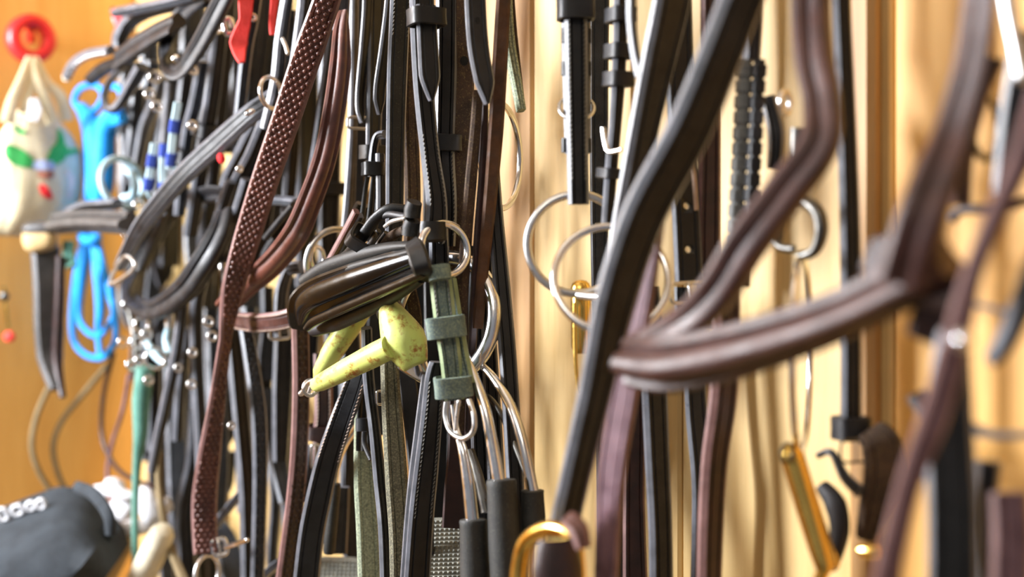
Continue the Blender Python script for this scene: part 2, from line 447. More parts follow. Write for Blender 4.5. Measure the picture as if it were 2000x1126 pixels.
def pimples(T, part, sp=0.0050, r=0.0021, hgt=0.0018, inset=0.0028, mat=None, name='grip_pimple', f0=0, f1=1, shape=6):
    """raised rubber dots in staggered rows over the face of a rein"""
    V, F = [], []; d = f0*part.tot; row = 0; i = 0
    while d < f1*part.tot:
        while i < len(part.ln)-2 and part.ln[i+1] < d: i += 1
        u = (d-part.ln[i])/max(1e-9, part.ln[i+1]-part.ln[i])
        p = part.fr[i][0].lerp(part.fr[i+1][0], u); _, Tn, S, N = part.fr[i]; ww = part.ws[i]
        m_ = int((ww-2*inset)/sp)+1; off = (sp/2 if row % 2 else 0)
        span = (m_-1)*sp
        cnt = m_ if row % 2 == 0 else m_-1
        for c in range(cnt):
            s = -span/2+c*sp+off; c0 = p+S*s+N*(part.t/2-0.0001); b0 = len(V)
            for (rr, hh) in ((1, 0), (0.8, 0.62), (0.42, 0.95)):
                for q in range(shape):
                    a = 2*math.pi*q/shape; V.append(c0+(S*math.cos(a)+Tn*math.sin(a))*r*rr+N*hgt*hh)
            for lv in range(2):
                for q in range(shape):
                    F.append((b0+lv*shape+q, b0+lv*shape+(q+1) % shape, b0+(lv+1)*shape+(q+1) % shape, b0+(lv+1)*shape+q))
            F.append(tuple(b0+2*shape+q for q in range(shape)))
        d += sp*0.87; row += 1
    T.add(name, V, F, mat or part.mat, part, kind='stuff', sharp=180)

# ------------------------------------------------------------ the room
def box(x0, x1, y0, y1, z0, z1, bev=0.0):
    if bev:
        v = []
        for z in (z0, z1):
            v += [(x0, y1, z), (x0, y0+bev, z), (x0+bev, y0, z), (x1-bev, y0, z), (x1, y0+bev, z), (x1, y1, z)]
        f = [tuple(range(6))[::-1], tuple(range(6, 12))]+[(i, (i+1) % 6, (i+1) % 6+6, i+6) for i in range(6)]
        return v, f
    v = [(x, y, z) for z in (z0, z1) for x, y in ((x0, y0), (x1, y0), (x1, y1), (x0, y1))]
    return v, [(3, 2, 1, 0), (4, 5, 6, 7), (0, 1, 5, 4), (1, 2, 6, 5), (2, 3, 7, 6), (3, 0, 4, 7)]
def struct(name, vf, mat, parent=None):
    o = mkmesh(name, vf[0], vf[1], M[mat], Vector((0, 0, 0)), 30)
    if parent: o.parent = parent
    else: o['kind'] = 'structure'
    return o
wb = struct('wall_back', box(XL, 1.6, 0.016, 0.12, 0, 2.6), 'wall')
edges = [XL, -1.44, -1.28, -1.12, -0.862, -0.70, -0.522, -0.34, -0.16, 0.02, 0.2, 0.4, 0.7, 1.0, 1.3, 1.6]
for i in range(len(edges)-1):
    struct('board', box(edges[i]+0.0008, edges[i+1]-0.0008, 0, 0.016, 0, 2.6, 0.0022), 'wall2' if edges[i] > -0.53 else 'wall_shade' if -1.13 < edges[i] < -1.1 else 'wall', wb)  # the browner board carries the bundle's shadow in its colour
struct('shade_trim_1', box(-0.549, -0.530, -0.010, 0.0, 0, 2.6, 0.004), 'wall_shade')  # batten coloured brown to paint in the shaded band here
wl = struct('wall_left', box(XL-0.12, XL-0.016, -3.2, 0.12, 0, 2.6), 'wall2')
for i in range(16):
    v, f = box(0, 0.2-0.0016, 0, 0.016, 0, 2.6, 0.002)
    v = [(XL-b, -0.0008-a-0.2*i, c) for a, b, c in v]
    struct('board', (v, [t for t in f]), 'wall2', wl)
struct('floor', box(XL-0.1, 1.6, -3.2, 0.1, -0.1, 0), 'concrete')
struct('ceiling', box(XL-0.1, 1.6, -3.2, 0.1, 2.6, 2.7), 'plaster')

# ------------------------------------------------------------ nearest things, right of the frame
T = Thing('bridle', 'blurred dark brown bridle nearest the lens, its thick rolled noseband bent in a V', 'bridle', None)
nb = strap(T, [(1590, -130), (1584, 0), (1590, 110), (1606, 205), (1598, 285), (1534, 375), (1456, 480), (1396, 575), (1330, 632), (1240, 672)], [84, 84, 84, 82, 88, 92, 92, 90, 70, 40], [0.15, 0.15, 0.16, 0.17, 0.18, 0.19, 0.2, 0.2, 0.2, 0.2], 34, 'muted', 'cheek_strap', t=0.009, prof='raised', n=10)
strap(T, [(1226, 706), (1300, 712), (1420, 689), (1560, 646), (1660, 606), (1760, 556), (1860, 505)], [96, 112, 112, 104, 100, 100, 92], 0.215, -14, 'muted', 'noseband', t=0.009, prof='raised', n=10)
strap(T, [(1912, -160), (1903, 0), (1888, 130), (1858, 255), (1828, 345), (1796, 440), (1768, 545)], [28, 32, 50, 72, 100, 116, 122], [0.2, 0.203, 0.207, 0.212, 0.22, 0.228, 0.225], 40, 'muted', 'headpiece', t=0.009, prof='raised', n=10)
strap(T, [(1700, 500), (1780, 520), (1850, 560), (1880, 600)], [80, 130, 110, 60], 0.21, 10, 'dkbrown', 'noseband_tab', t=0.008, prof='plain')
strap(T, [(1840, 560), (1830, 600), (1800, 660)], [110, 90, 60], 0.205, 10, 'dkbrown', 'chin_tab', t=0.006, prof='plain')

T = Thing('rein', 'blurred black rein slanting down from top centre-right, widest strap in front', 'rein')
strap(T, [(1500, -120), (1448, 0), (1402, 120), (1343, 260), (1258, 420), (1204, 580), (1164, 760), (1126, 920), (1098, 1050), (1078, 1180)], [90, 92, 94, 96, 94, 87, 70, 62, 60, 58], [0.17, 0.17, 0.175, 0.18, 0.185, 0.19, 0.19, 0.19, 0.185, 0.18], 30, 'matte', 'rein_strap', t=0.008, n=10)
T = Thing('leather_strap', 'worn black strap running just left of the widest blurred black rein', 'strap')
strap(T, [(1330, -120), (1312, 0), (1288, 110), (1262, 230), (1238, 350), (1212, 480), (1190, 620), (1172, 760)], [88, 86, 80, 70, 64, 56, 50, 44], 0.12, 40, 'matte', 'rein_strap', t=0.007, n=10)
q = strap(T, [(1236, -60), (1232, 20), (1238, 90), (1250, 150)], [16, 16, 16, 14], 0.13, 50, 'grey', 'strap_end', t=0.004)
T = Thing('rein', 'plum-brown rein hanging straight below the tip of the rolled noseband', 'rein')
strap(T, [(1290, 420), (1268, 540), (1240, 660), (1216, 790), (1196, 920), (1188, 1040), (1182, 1200)], [20, 34, 54, 62, 60, 52, 52], 0.165, -32, 'purple', 'rein_strap', t=0.004, n=10)

T = Thing('brass_fitting', 'out-of-focus brass arch with a dark leather pad inside, bottom centre edge', 'fitting')
tube(T, [(1012, 1190), (1014, 1110), (1030, 1055), (1075, 1030), (1120, 1048), (1134, 1100), (1136, 1190)], [34, 34, 32, 30, 26, 20, 18], 0.2, 'brass', 'brass_arch', n=10)
strap(T, [(1086, 1052), (1090, 1110), (1092, 1200)], [70, 98, 104], 0.215, 6, 'dkbrown', 'leather_pad', t=0.012, prof='oval')
strap(T, [(1110, 1012), (1130, 1034), (1140, 1070)], [34, 40, 30], 0.21, 6, 'brown', 'loop', t=0.006)

# far right tangle
T = Thing('bridle', 'very blurred brown bridle at the right edge with a pale buckle above', 'bridle')
strap(T, [(2040, 180), (2000, 300), (1946, 420), (1898, 540), (1862, 680), (1822, 820), (1770, 960), (1716, 1190)], [56, 52, 42, 40, 56, 60, 46, 50], 0.235, 24, 'purple', 'rein', t=0.004, n=10)
strap(T, [(1935, 110), (1905, 190), (1880, 300), (1876, 400)], [60, 50, 44, 40], 0.13, 20, 'dkbrown', 'cheek_strap', t=0.005)
tube(T, [(1962, -60), (1972, 20), (1985, 90), (1996, 150)], [34, 32, 28, 30], 0.16, 'dullsteel', 'buckle_bar', roundend=True)
strap(T, [(2010, 60), (1990, 200), (1975, 300), (1958, 380)], [60, 66, 60, 40], 0.14, 0, 'soft', 'throat_strap', t=0.006)
ring(T, (1925, 250), 42, 60, 0.12, 16, 'darksteel', 'small_ring')
tube(T, [(1860, 430), (1880, 410), (1960, 405), (2040, 380)], 20, 0.12, 'dkbrown', 'rolled_strap')
T = Thing('leather_strap', 'broad jet-black strap hanging in the lower right corner', 'strap')
strap(T, [(1862, 640), (1856, 760), (1856, 880), (1862, 1000), (1862, 1200)], [60, 84, 96, 100, 100], 0.2, 0, 'black', 'strap', t=0.006)
strap(T, [(1880, 830), (1950, 850), (2040, 845)], [30, 16, 14], 0.17, 0, 'black', 'side_strap', t=0.004)
T = Thing('leather_strap', 'curved blue-black strap sweeping off the right edge at mid height', 'strap')
strap(T, [(2060, 440), (2020, 530), (1990, 610), (1962, 670), (1935, 704)], [44, 46, 44, 34, 18], 0.2, 34, 'blueblack', 'strap', t=0.006)
strap(T, [(1880, 590), (1930, 600), (1975, 612)], [12, 12, 12], 0.17, 0, 'soft', 'thin_strap', t=0.003)
T = Thing('steel_stud', 'round pale steel stud on the blurred brown strap at right', 'stud')
blob(T, (1880, 664), 16, 14, 16, 0.245, 'steel', 'stud')
blob(T, (1880, 664), 21, 6, 21, 0.243, 'dullsteel', 'stud_rim')
T = Thing('leather_strap', 'short dark strap dangling right of the broad black strap, lower right corner', 'strap')
strap(T, [(1790, 770), (1835, 850), (1800, 930)], [40, 50, 30], 0.14, 20, 'soft', 'strap', t=0.005)
strap(T, [(1970, 960), (1975, 1060), (1970, 1200)], [70, 74, 74], 0.17, 10, 'purple', 'strap', t=0.005)
strap(T, [(1930, 900), (1925, 1000), (1930, 1160)], [50, 44, 44], 0.14, 10, 'soft', 'strap', t=0.005)

# ------------------------------------------------------------ right-centre things nearer the wall
T = Thing('leather_strap', 'long narrow black strap ending in a brown buckled tip, right of the snap hook', 'strap')
s = strap(T, [(1640, -100), (1646, 60), (1654, 250), (1660, 450), (1662, 650), (1662, 860)], [36, 36, 38, 40, 40, 42], 0.06, 24, 'black', 'strap', t=0.005)
keeper(T, s, 0.975, 0.014, M['soft'])
strap(T, [(1700, 842), (1722, 870), (1726, 930), (1708, 990), (1690, 1050)], [60, 80, 78, 60, 34], 0.06, 18, 'suede', 'brown_tip', t=0.006)
strap(T, [(1600, 888), (1625, 884), (1650, 930), (1680, 960)], [12, 14, 22, 26], 0.07, 0, 'black', 'loop', t=0.005)
buckle(T, (1672, 880), 66, 44, 0.07, 0, 'darksteel')
T = Thing('bit', 'steel bit with long oval cheek rings hanging from a dark snap hook', 'bit')
ring(T, (1566, 690), 56, 196, 0.07, 14, 'steel', 'bit_ring')
tube(T, [(1520, 470), (1530, 420), (1560, 392), (1594, 410), (1604, 450), (1590, 490), (1560, 500)], [18, 24, 26, 28, 28, 22, 18], 0.085, 'darksteel', 'snap_hook', n=8)
tube(T, [(1505, 462), (1525, 482), (1550, 486)], [12, 16, 16], 0.09, 'darksteel', 'hook_gate')
tube(T, [(1560, 250), (1556, 330), (1560, 395)], [34, 30, 28], 0.075, 'darksteel', 'swivel')
ring(T, (1534, 200), 13, 22, 0.09, 12, 'steel', 'small_ring')
strap(T, [(1500, 190), (1516, 260), (1512, 330)], [30, 34, 28], 0.06, 0, 'soft', 'hanger', t=0.005)
T = Thing('snap_hook', 'polished brass trigger snap below the oval steel bit ring', 'snap hook')
turned(T, (1540, 868), (1614, 1120), [(0, 20), (0.03, 40), (0.08, 50), (0.16, 46), (0.5, 44), (0.8, 40), (0.95, 34), (1, 20)], 0.1, 'brass', 'hook_body')
ring(T, (1538, 884), 13, 17, 0.115, 9, 'darksteel', 'eye')
tube(T, [(1614, 1100), (1600, 1150), (1640, 1180), (1700, 1150)], 26, 0.1, 'brass', 'hook_curve')
turned(T, (1680, 1074), (1716, 1078), [(0, 14), (0.1, 26), (0.5, 30), (0.9, 26), (1, 14)], 0.1, 'brass', 'thumb_knob')
strap(T, [(1560, 890), (1590, 990), (1630, 1110)], [22, 24, 22], 0.09, 20, 'brass', 'hook_gate', t=0.004)
T = Thing('leather_strap', 'curved black leather tongue beside the brass trigger snap', 'strap')
strap(T, [(1606, 948), (1632, 985), (1640, 1040), (1624, 1110)], [28, 46, 40, 22], 0.07, -20, 'soft', 'tongue', t=0.009, prof='oval')
T = Thing('girth_extender', 'grey braided strap hung between two blurred brown and black straps', 'strap')
strap(T, [(1476, -80), (1474, 20), (1468, 120)], [34, 34, 34], 0.07, 20, 'soft', 'hanger', t=0.005)
for (x, ww, mt) in ((1449, 26, 'webgrey'), (1476, 22, 'soft')):
    s = strap(T, [(x+8, 116), (x+2, 200), (x-4, 320), (x-12, 440), (x-22, 560)], ww, 0.08, 18, mt, 'braided_web', t=0.008, prof='oval')
    for k in range(13): keeper(T, s, 0.05+k*0.068, 0.0075, M['webgrey' if x < 1460 else 'soft'], extra=0.0001, t=0.0006, name='braid_band', depth_=0.004, parent=s)
T = Thing('rein', 'flat black strap with punched holes letting the wall show, behind the slanting rein', 'rein')
s = strap(T, [(1322, -120), (1326, 60), (1332, 250), (1340, 420), (1346, 555)], [56, 56, 56, 56, 56], 0.05, 20, 'black', 'rein_strap', t=0.004)
CUT = [(s, f_) for f_ in (0.775, 0.90)]
buckle(T, (1346, 570), 78, 38, 0.055, 4, 'dullsteel', 3)
strap(T, [(1330, 560), (1330, 600), (1328, 640)], 26, 0.05, 0, 'black', 'billet', t=0.004)
T = Thing('rein', 'narrow dark brown strap with a twisted loop, right of the punched strap', 'rein')
strap(T, [(1388, -120), (1388, 100), (1386, 300), (1384, 450), (1382, 640)], [40, 40, 44, 48, 44], 0.035, 18, 'dkbrown', 'rein_strap', t=0.005)
tube(T, [(1357, 268), (1352, 300), (1356, 350), (1360, 410)], 9, 0.055, 'palethread', 'twisted_lace')
T = Thing('bridle', 'black bridle with rope-stitched cheekpiece holding a large loose steel ring on bare wall', 'bridle')
ck = strap(T, [(1124, -120), (1124, 0), (1126, 150), (1128, 300), (1130, 399)], [46, 46, 45, 42, 42], 0.11, 10, 'black', 'cheek_strap', t=0.005, st=(0.24, 0.93), stins=0.2)
keeper(T, ck, 0.262, 0.016, M['soft'], wide=1.04)
strap(T, [(1124, -60), (1126, 100), (1128, 300)], [56, 58, 50], 0.1, 10, 'black', 'billet', t=0.004)
for fy in (70, 134, 284): 
    bt = strap(T, [(1126, fy-14), (1126, fy+14)], 60, 0.103, 10, 'black', 'side_tab', t=0.004, prof='plain')
ring(T, (1126, 210), 34, 26, 0.1, 7, 'dullsteel', 'buckle')
ring(T, (1127, 476), 97, 97, 0.1, 17, 'dullsteel', 'bit_ring')
ring(T, (1194, 544), 112, 104, 0.125, 16, 'steel', 'bit_ring')
tube(T, [(1092, 566), (1140, 577), (1190, 580)], 16, 0.1, 'dullsteel', 'mouthpiece')
T = Thing('brass_fitting', 'upright round-topped brass bar seen through the large steel rings', 'fitting')
turned(T, (1134, 546), (1136, 690), [(0, 6), (0.015, 22), (0.05, 34), (0.12, 40), (0.9, 40), (1, 30)], 0.085, 'brass', 'brass_bar')
tube(T, [(1122, 590), (1124, 700), (1130, 768)], [7, 9, 5], 0.1, 'brass', 'side_rod')
T = Thing('leather_strap', 'wide slate-black strap flat on the wall behind the rope-stitched cheekpiece', 'strap')
strap(T, [(1172, -120), (1170, 100), (1170, 330), (1172, 560), (1180, 800), (1184, 1200)], [42, 38, 36, 34, 34, 34], 0.02, 12, 'blueblack', 'strap', t=0.003)
T = Thing('leather_strap', 'thin black strap with three keepers and a bent steel hook, left of the worn strap', 'strap')
s = strap(T, [(1212, -100), (1212, 40), (1208, 150), (1202, 240), (1194, 330), (1186, 440)], [28, 28, 28, 24, 24, 22], 0.1, 26, 'black', 'strap', t=0.005)
for f_ in (0.24, 0.37, 0.47): keeper(T, s, f_, 0.010, M['soft'])
tube(T, [(1178, 250), (1184, 286), (1192, 296), (1214, 292)], 10, 0.12, 'steel', 'hook')
keeper(T, s, 0.81, 0.007, M['soft'])
# lower right-centre verticals
def simple(label, pts, w, o, a, mat, t=0.004, name='leather_strap', cat='strap', group=None, prof='flat', **k):
    T = Thing(name, label, cat, group); s = strap(T, pts, w, o, a, mat, 'strap', t=t, prof=prof, **k); return T, s
simple('broad chalky black strap with a pale left edge, below the noseband tip', [(1268, 560), (1278, 760), (1284, 900), (1290, 1040), (1292, 1200)], [40, 52, 50, 48, 48], 0.06, 26, 'matte', 0.006)
simple('dark brown strap just left of the chalky black strap', [(1236, 640), (1240, 820), (1238, 980), (1242, 1200)], [40, 40, 42, 52], 0.04, 10, 'dkbrown')
simple('greyish flat strap right of the pale gap in the wall, bottom', [(1352, 640), (1360, 800), (1372, 940), (1370, 1060), (1366, 1200)], [40, 44, 44, 40, 40], 0.03, 22, 'soft')
simple('brown-black strap under the noseband, slanting to the bottom', [(1420, 560), (1414, 760), (1396, 900), (1388, 1040), (1384, 1200)], [56, 60, 56, 54, 50], 0.08, 34, 'dkbrown', 0.007)
simple('short black strap end below the stitched cheekpiece bridle', [(1200, 880), (1196, 1000), (1196, 1200)], [40, 50, 60], 0.03, 0, 'black')

# ------------------------------------------------------------ centre: the sharp bundle
T = Thing('bridle', 'black bridle with apple-green jointed mouthpiece and glossy patent noseband, dead centre', 'bridle')
s = strap(T, [(826, -120), (826, 0), (828, 40)], [46, 46, 46], 0.14, 22, 'black', 'upper_cheek_strap', t=0.004)
u = strap(T, [(820, -60), (822, 60), (828, 180), (840, 300), (852, 390), (850, 452), (846, 466)], [44, 42, 40, 38, 42, 48, 46], 0.137, 20, 'black', 'cheek_strap', t=0.005, st=(0.62, 0.9), stins=0.16)
tg = strap(T, [(832, 10), (834, 60), (838, 130), (842, 197)], [40, 42, 44, 42], 0.148, 24, 'black', 'strap_end', t=0.0035, tip=True)
keeper(T, tg, 0.13, 0.0125, M['black'], extra=0.003, wide=1.12, depth_=0.006)
strap(T, [(852, 360), (856, 440), (858, 530)], [34, 38, 40], 0.125, 14, 'black', 'cheek_lining', t=0.004)
wr = strap(T, [(846, 432), (846, 452), (848, 470)], [50, 54, 50], 0.146, 14, 'black', 'ring_loop', t=0.010, prof='oval')
ring(T, (868, 487), 44, 51, 0.139, 16, 'steel', 'noseband_ring', rot=12)
# patent noseband: rolled front, rolled lining and the turned wrap at its right end
strap(T, [(592, 640), (604, 600), (642, 580), (700, 557), (770, 530), (832, 508)], [50, 88, 96, 92, 80, 66], [0.150, 0.158, 0.160, 0.158, 0.154, 0.150], -6, 'patent', 'noseband', t=0.0050, prof='plain', n=10)
strap(T, [(586, 618), (596, 592), (622, 574), (690, 546), (760, 520), (816, 500)], [20, 40, 46, 46, 40, 34], [0.155, 0.166, 0.170, 0.168, 0.163, 0.158], -16, 'patent', 'rolled_face', t=0.0150, prof='oval', n=10)
strap(T, [(600, 640), (616, 626), (660, 606), (730, 576), (800, 546), (828, 532)], [14, 20, 22, 22, 20, 16], 0.167, 12, 'patent', 'rolled_edge', t=0.008, prof='oval', n=10)
strap(T, [(594, 562), (640, 540), (700, 518), (770, 500), (812, 488)], [18, 18, 18, 16, 12], 0.163, 0, 'matte', 'noseband_piping', t=0.007, prof='oval', n=10)
strap(T, [(594, 548), (640, 522), (700, 500), (760, 484), (806, 478)], [24, 34, 32, 24, 14], 0.156, -6, 'matte', 'noseband_lining', t=0.010, prof='oval', n=10)
strap(T, [(612, 646), (660, 628), (720, 600), (780, 570), (824, 544)], [22, 34, 34, 28, 18], 0.155, 10, 'soft', 'noseband_lining', t=0.010, prof='oval', n=10)
wrp = strap(T, [(806, 474), (812, 486), (819, 508), (826, 530), (826, 542)], [34, 38, 40, 38, 34], [0.155, 0.168, 0.171, 0.168, 0.155], -8, 'black', 'noseband_wrap', t=0.005, prof='plain', n=8)
# mildewed cheekpiece below the ring
ms = strap(T, [(858, 520), (862, 560), (870, 630), (880, 700), (888, 780)], [42, 44, 44, 42, 40], [0.150, 0.150, 0.148, 0.145, 0.142], 0, 'mould', 'lower_cheek_strap', t=0.0055, st=(0.12, 0.6), stm='thread', stins=0.22)
strap(T, [(878, 545), (888, 620), (902, 700), (914, 750)], [26, 30, 30, 28], 0.136, -8, 'mould', 'lower_cheek_lining', t=0.006)
strap(T, [(856, 518), (858, 532), (860, 546)], [44, 46, 44], 0.157, 0, 'mould', 'ring_loop', t=0.010, prof='oval')
keeper(T, ms, 0.455, 0.0150, M['mould'], extra=0.0035, wide=1.1, depth_=0.008)
keeper(T, ms, 0.90, 0.0145, M['mould'], extra=0.0035, wide=1.12, depth_=0.008)
p_ = [(872, 784), (870, 812), (880, 842), (904, 856), (924, 842), (926, 812), (916, 780)]
tube(T, p_, 11, 0.142, 'dullsteel', 'hook_buckle')
tube(T, [(896, 784), (892, 812), (890, 838)], [9, 8, 7], 0.15, 'dullsteel', 'prong', roundend=True)
# bit
ring(T, (868, 622), 97, 121, 0.118, 29, 'steel', 'bit_ring', rot=-14, sgn=-1, seg=64)
turned(T, (757, 596), (812, 714), [(0, 34), (0.02, 40), (0.18, 58), (0.38, 76), (0.55, 88), (0.7, 84), (0.86, 68), (0.99, 52), (1, 46)], [0.152, 0.142], 'poly', 'mouthpiece_collar', seg=32, sharp=60)
turned(T, (800, 700), (834, 742), [(0, 60), (0.05, 60), (0.5, 46), (1, 20)], [0.14, 0.128], 'steel', 'ring_sleeve')
turned(T, (764, 676), (612, 754), [(0, 46), (0.2, 47), (0.6, 42), (0.9, 35), (0.97, 28), (1, 16)], [0.158, 0.168], 'poly', 'mouthpiece_bar', seg=28, sharp=60)
turned(T, (752, 586), (764, 612), [(0, 26), (0.1, 50), (0.9, 56), (1, 52)], 0.146, 'darksteel', 'collar_cap')
turned(T, (716, 580), (617, 738), [(0, 50), (0.3, 50), (0.7, 42), (0.93, 28), (1, 12)], [0.118, 0.135], 'poly', 'mouthpiece_bar', seg=28, sharp=60)
tube(T, [(626, 742), (604, 746), (592, 764), (588, 768)], [12, 10, 11, 12], 0.168, 'dullsteel', 'joint_link', roundend=True)
ring(T, (606, 757), 12, 15, 0.163, 8, 'dullsteel', 'joint_ring')
tube(T, [(620, 738), (610, 748), (602, 770)], 8, 0.155, 'dullsteel', 'joint_pin')

# rubber-sleeved shanks
T = Thing('curb_bit', 'three curved steel shanks with black rubber sleeves, hanging below the green mouthpiece', 'bit')
tube(T, [(884, 790), (892, 840), (904, 880), (914, 940), (922, 1016)], [10, 13, 20, 25, 27], [0.14, 0.14, 0.14, 0.14, 0.14], 'steel', 'shank', seg=16)
tube(T, [(908, 690), (928, 740), (948, 800), (962, 870), (974, 940)], [14, 18, 22, 25, 27], 0.13, 'steel', 'shank', seg=16)
tube(T, [(926, 700), (962, 736), (996, 790), (1020, 860), (1041, 960)], [14, 17, 20, 22, 24], 0.11, 'steel', 'shank', seg=16)
tube(T, [(918, 878), (934, 930), (950, 1000)], [16, 20, 22], 0.12, 'darksteel', 'rear_shank', seg=16)
tube(T, [(936, 760), (968, 790), (998, 850), (1030, 930)], [10, 11, 12, 12], 0.1, 'darksteel', 'rear_shank', seg=16)
for c0, c1, d_, o_ in (((924, 1013), (930, 1200), 55, 0.14), ((979, 935), (992, 1200), 60, 0.13), ((1040, 956), (1042, 1060), 46, 0.11)):
    turned(T, c0, c1, [(0, d_-12), (0.005, d_-3), (0.03, d_), (0.06, d_-2), (0.5, d_+3), (0.95, d_), (1, d_-5)], o_, 'rubber', 'rubber_sleeve', seg=32)

# straps of the centre bundle
T = Thing('bridle', 'black bridle with two pointed strap ends and small keepers, left of the green-bit bridle', 'bridle')
strap(T, [(718, -120), (718, 0), (712, 90), (703, 190), (706, 240)], [22, 24, 24, 22, 20], 0.11, 42, 'black', 'strap_end', t=0.0032, tip=True)
s = strap(T, [(736, -120), (735, 0), (733, 120), (730, 240), (728, 320)], [40, 38, 36, 34, 30], 0.1, 34, 'black', 'cheek_strap', t=0.0036)
keeper(T, s, 0.95, 0.012, M['black'])
strap(T, [(768, -80), (764, 0), (754, 90), (742, 170), (740, 224)], [26, 28, 30, 28, 24], 0.115, 36, 'black', 'strap_end', t=0.0032, tip=True)
lp = strap(T, [(752, 262), (736, 268), (729, 300), (728, 345)], [16, 16, 16, 20], 0.115, 10, 'black', 'curled_strap', t=0.004)
keeper(T, lp, 0.86, 0.011, M['black'], extra=0.003)
for x0, x1, oo in ((720, 708, 0.11), (731, 722, 0.112), (740, 736, 0.108)):
    strap(T, [(x0, 335), ((x0+x1)/2, 370), (x1, 420), (x1-8, 470)], [11, 10, 11, 12], oo, 25, 'matte', 'lace', t=0.003, prof='oval')
strap(T, [(712, 400), (700, 430), (696, 500)], [34, 34, 30], 0.104, 10, 'black', 'billet', t=0.004)
e = strap(T, [(798, 412), (762, 408), (734, 426), (712, 456), (684, 492), (672, 502)], [24, 22, 22, 24, 22, 20], [0.14, 0.15, 0.155, 0.158, 0.155, 0.15], 8, 'black', 'throat_strap', t=0.0055, prof='oval')
keeper(T, e, 0.56, 0.0125, M['black'], extra=0.0035, depth_=0.005)
strap(T, [(744, 424), (762, 418), (790, 422), (806, 420)], [12, 14, 14, 12], 0.152, 8, 'soft', 'under_loop', t=0.004, prof='oval')
tube(T, [(752, 442), (766, 432), (790, 426)], [8, 9, 9], 0.158, 'dullsteel', 'buckle_tongue', roundend=True)
strap(T, [(790, 448), (764, 462), (748, 484), (742, 500)], [18, 20, 20, 18], 0.14, 0, 'suede', 'suede_loop', t=0.006, prof='oval')
strap(T, [(740, 450), (716, 486), (700, 520)], [12, 12, 12], 0.14, 0, 'black', 'lace', t=0.004, prof='oval')
strap(T, [(756, 455), (734, 486), (716, 520)], [14, 14, 14], 0.14, 0, 'black', 'lace', t=0.004, prof='oval')
for i_, (x, y) in enumerate(((806, 408), (802, 444))):
    kb = strap(T, [(x+4, y-14), (x, y), (x-2, y+16)], [30, 34, 32], 0.153, 0, 'matte', 'coiled_keeper', t=0.011, prof='oval')
T = Thing('bridle', 'pebbled black strap with a bright left edge, left of the keepered cheek strap', 'bridle')
s = strap(T, [(786, -120), (782, 0), (776, 140), (772, 300), (770, 440), (764, 520)], [44, 42, 42, 38, 36, 34], 0.118, 24, 'matte', 'cheek_strap', t=0.0038, st=(0.0, 0.3), stins=0.14)
strap(T, [(742, 300), (744, 360), (744, 430)], [18, 20, 20], 0.112, 36, 'soft', 'strap', t=0.004)
T = Thing('leather_strap', 'brown suede strap peeping between the pebbled strap and the keepered cheek strap', 'strap')
strap(T, [(800, -120), (800, 100), (802, 250), (806, 400), (800, 560)], [30, 32, 32, 32, 34], 0.1, 20, 'suede', 'strap', t=0.004)
T = Thing('bridle', 'smooth black strap with a wide keeper, right of the keepered cheek strap', 'bridle')
s = strap(T, [(872, -120), (872, 0), (871, 140), (868, 290), (874, 400), (872, 480)], [44, 42, 42, 40, 36, 34], 0.112, 10, 'black', 'cheek_strap', t=0.005, st=(0.68, 0.97), stins=0.2)
keeper(T, s, 0.665, 0.0125, M['black'], wide=1.1)
T = Thing('leather_strap', 'dusty brown suede strap with one punched hole', 'strap')
s = strap(T, [(912, -120), (910, 0), (906, 114), (902, 230), (894, 350), (890, 450), (888, 560)], [46, 44, 42, 44, 40, 34, 30], 0.1, 6, 'suede', 'strap', t=0.0045, prof='plain')
hole(T, s, 0.35, s, 0.003)
T = Thing('leather_strap', 'smooth black pointed billet with a bright left edge, top centre', 'strap')
s = strap(T, [(926, -120), (928, 0), (934, 90), (946, 160), (951, 204)], [46, 44, 44, 42, 38], 0.135, 26, 'soft', 'billet', t=0.0036, tip=True)
hole(T, s, 0.49, s, 0.002)
T = Thing('bridle', 'russet suede bridle strap with a narrow steel ring behind it, right edge of the bundle', 'bridle')
strap(T, [(990, -120), (983, 0), (976, 130), (968, 260), (956, 400), (944, 520), (932, 640)], [28, 28, 30, 30, 26, 22, 22], 0.11, 6, 'suedebr', 'cheek_strap', t=0.006, prof='plain')
ring(T, (978, 304), 38, 102, 0.07, 13, 'steel', 'bit_ring')
strap(T, [(934, 176), (928, 260), (920, 350), (910, 470), (903, 600), (900, 720), (896, 840)], [20, 22, 24, 24, 22, 22, 22], 0.12, 30, 'suede', 'rein', t=0.005, prof='plain')
strap(T, [(946, 190), (944, 320), (934, 460), (926, 600), (920, 730), (916, 850)], [14, 16, 16, 16, 16, 16], 0.112, 20, 'dkbrown', 'rein', t=0.005, prof='plain')
T = Thing('leather_strap', 'thin strap end furred with green mildew against the pale wall, top', 'strap')
strap(T, [(984, -100), (988, 0), (994, 80), (1006, 150), (1018, 216)], [22, 24, 22, 20, 16], 0.09, 20, 'fuzz', 'strap', t=0.006)
strap(T, [(996, -60), (1002, 40), (1010, 120), (1020, 200)], [10, 12, 12, 9], 0.086, 10, 'suede', 'lining', t=0.003)
T = Thing('rein', 'plain black reins hanging straight along the right side of the bundle', 'rein')
for pts, ww, oo, aa in (([(962, 300), (968, 420), (980, 560), (992, 700), (1002, 860), (1010, 1020), (1016, 1200)], [22, 30, 34, 34, 34, 34, 34], 0.10, 12),
                    ([(946, 380), (950, 520), (956, 680), (964, 840), (972, 1000), (980, 1200)], [24, 26, 30, 34, 34, 34], 0.09, 8),
                    ([(928, 480), (930, 640), (934, 800), (940, 960), (944, 1200)], [28, 30, 32, 34, 34], 0.095, 10)):
    strap(T, pts, ww, oo, aa, 'black', 'rein_strap', t=0.004)
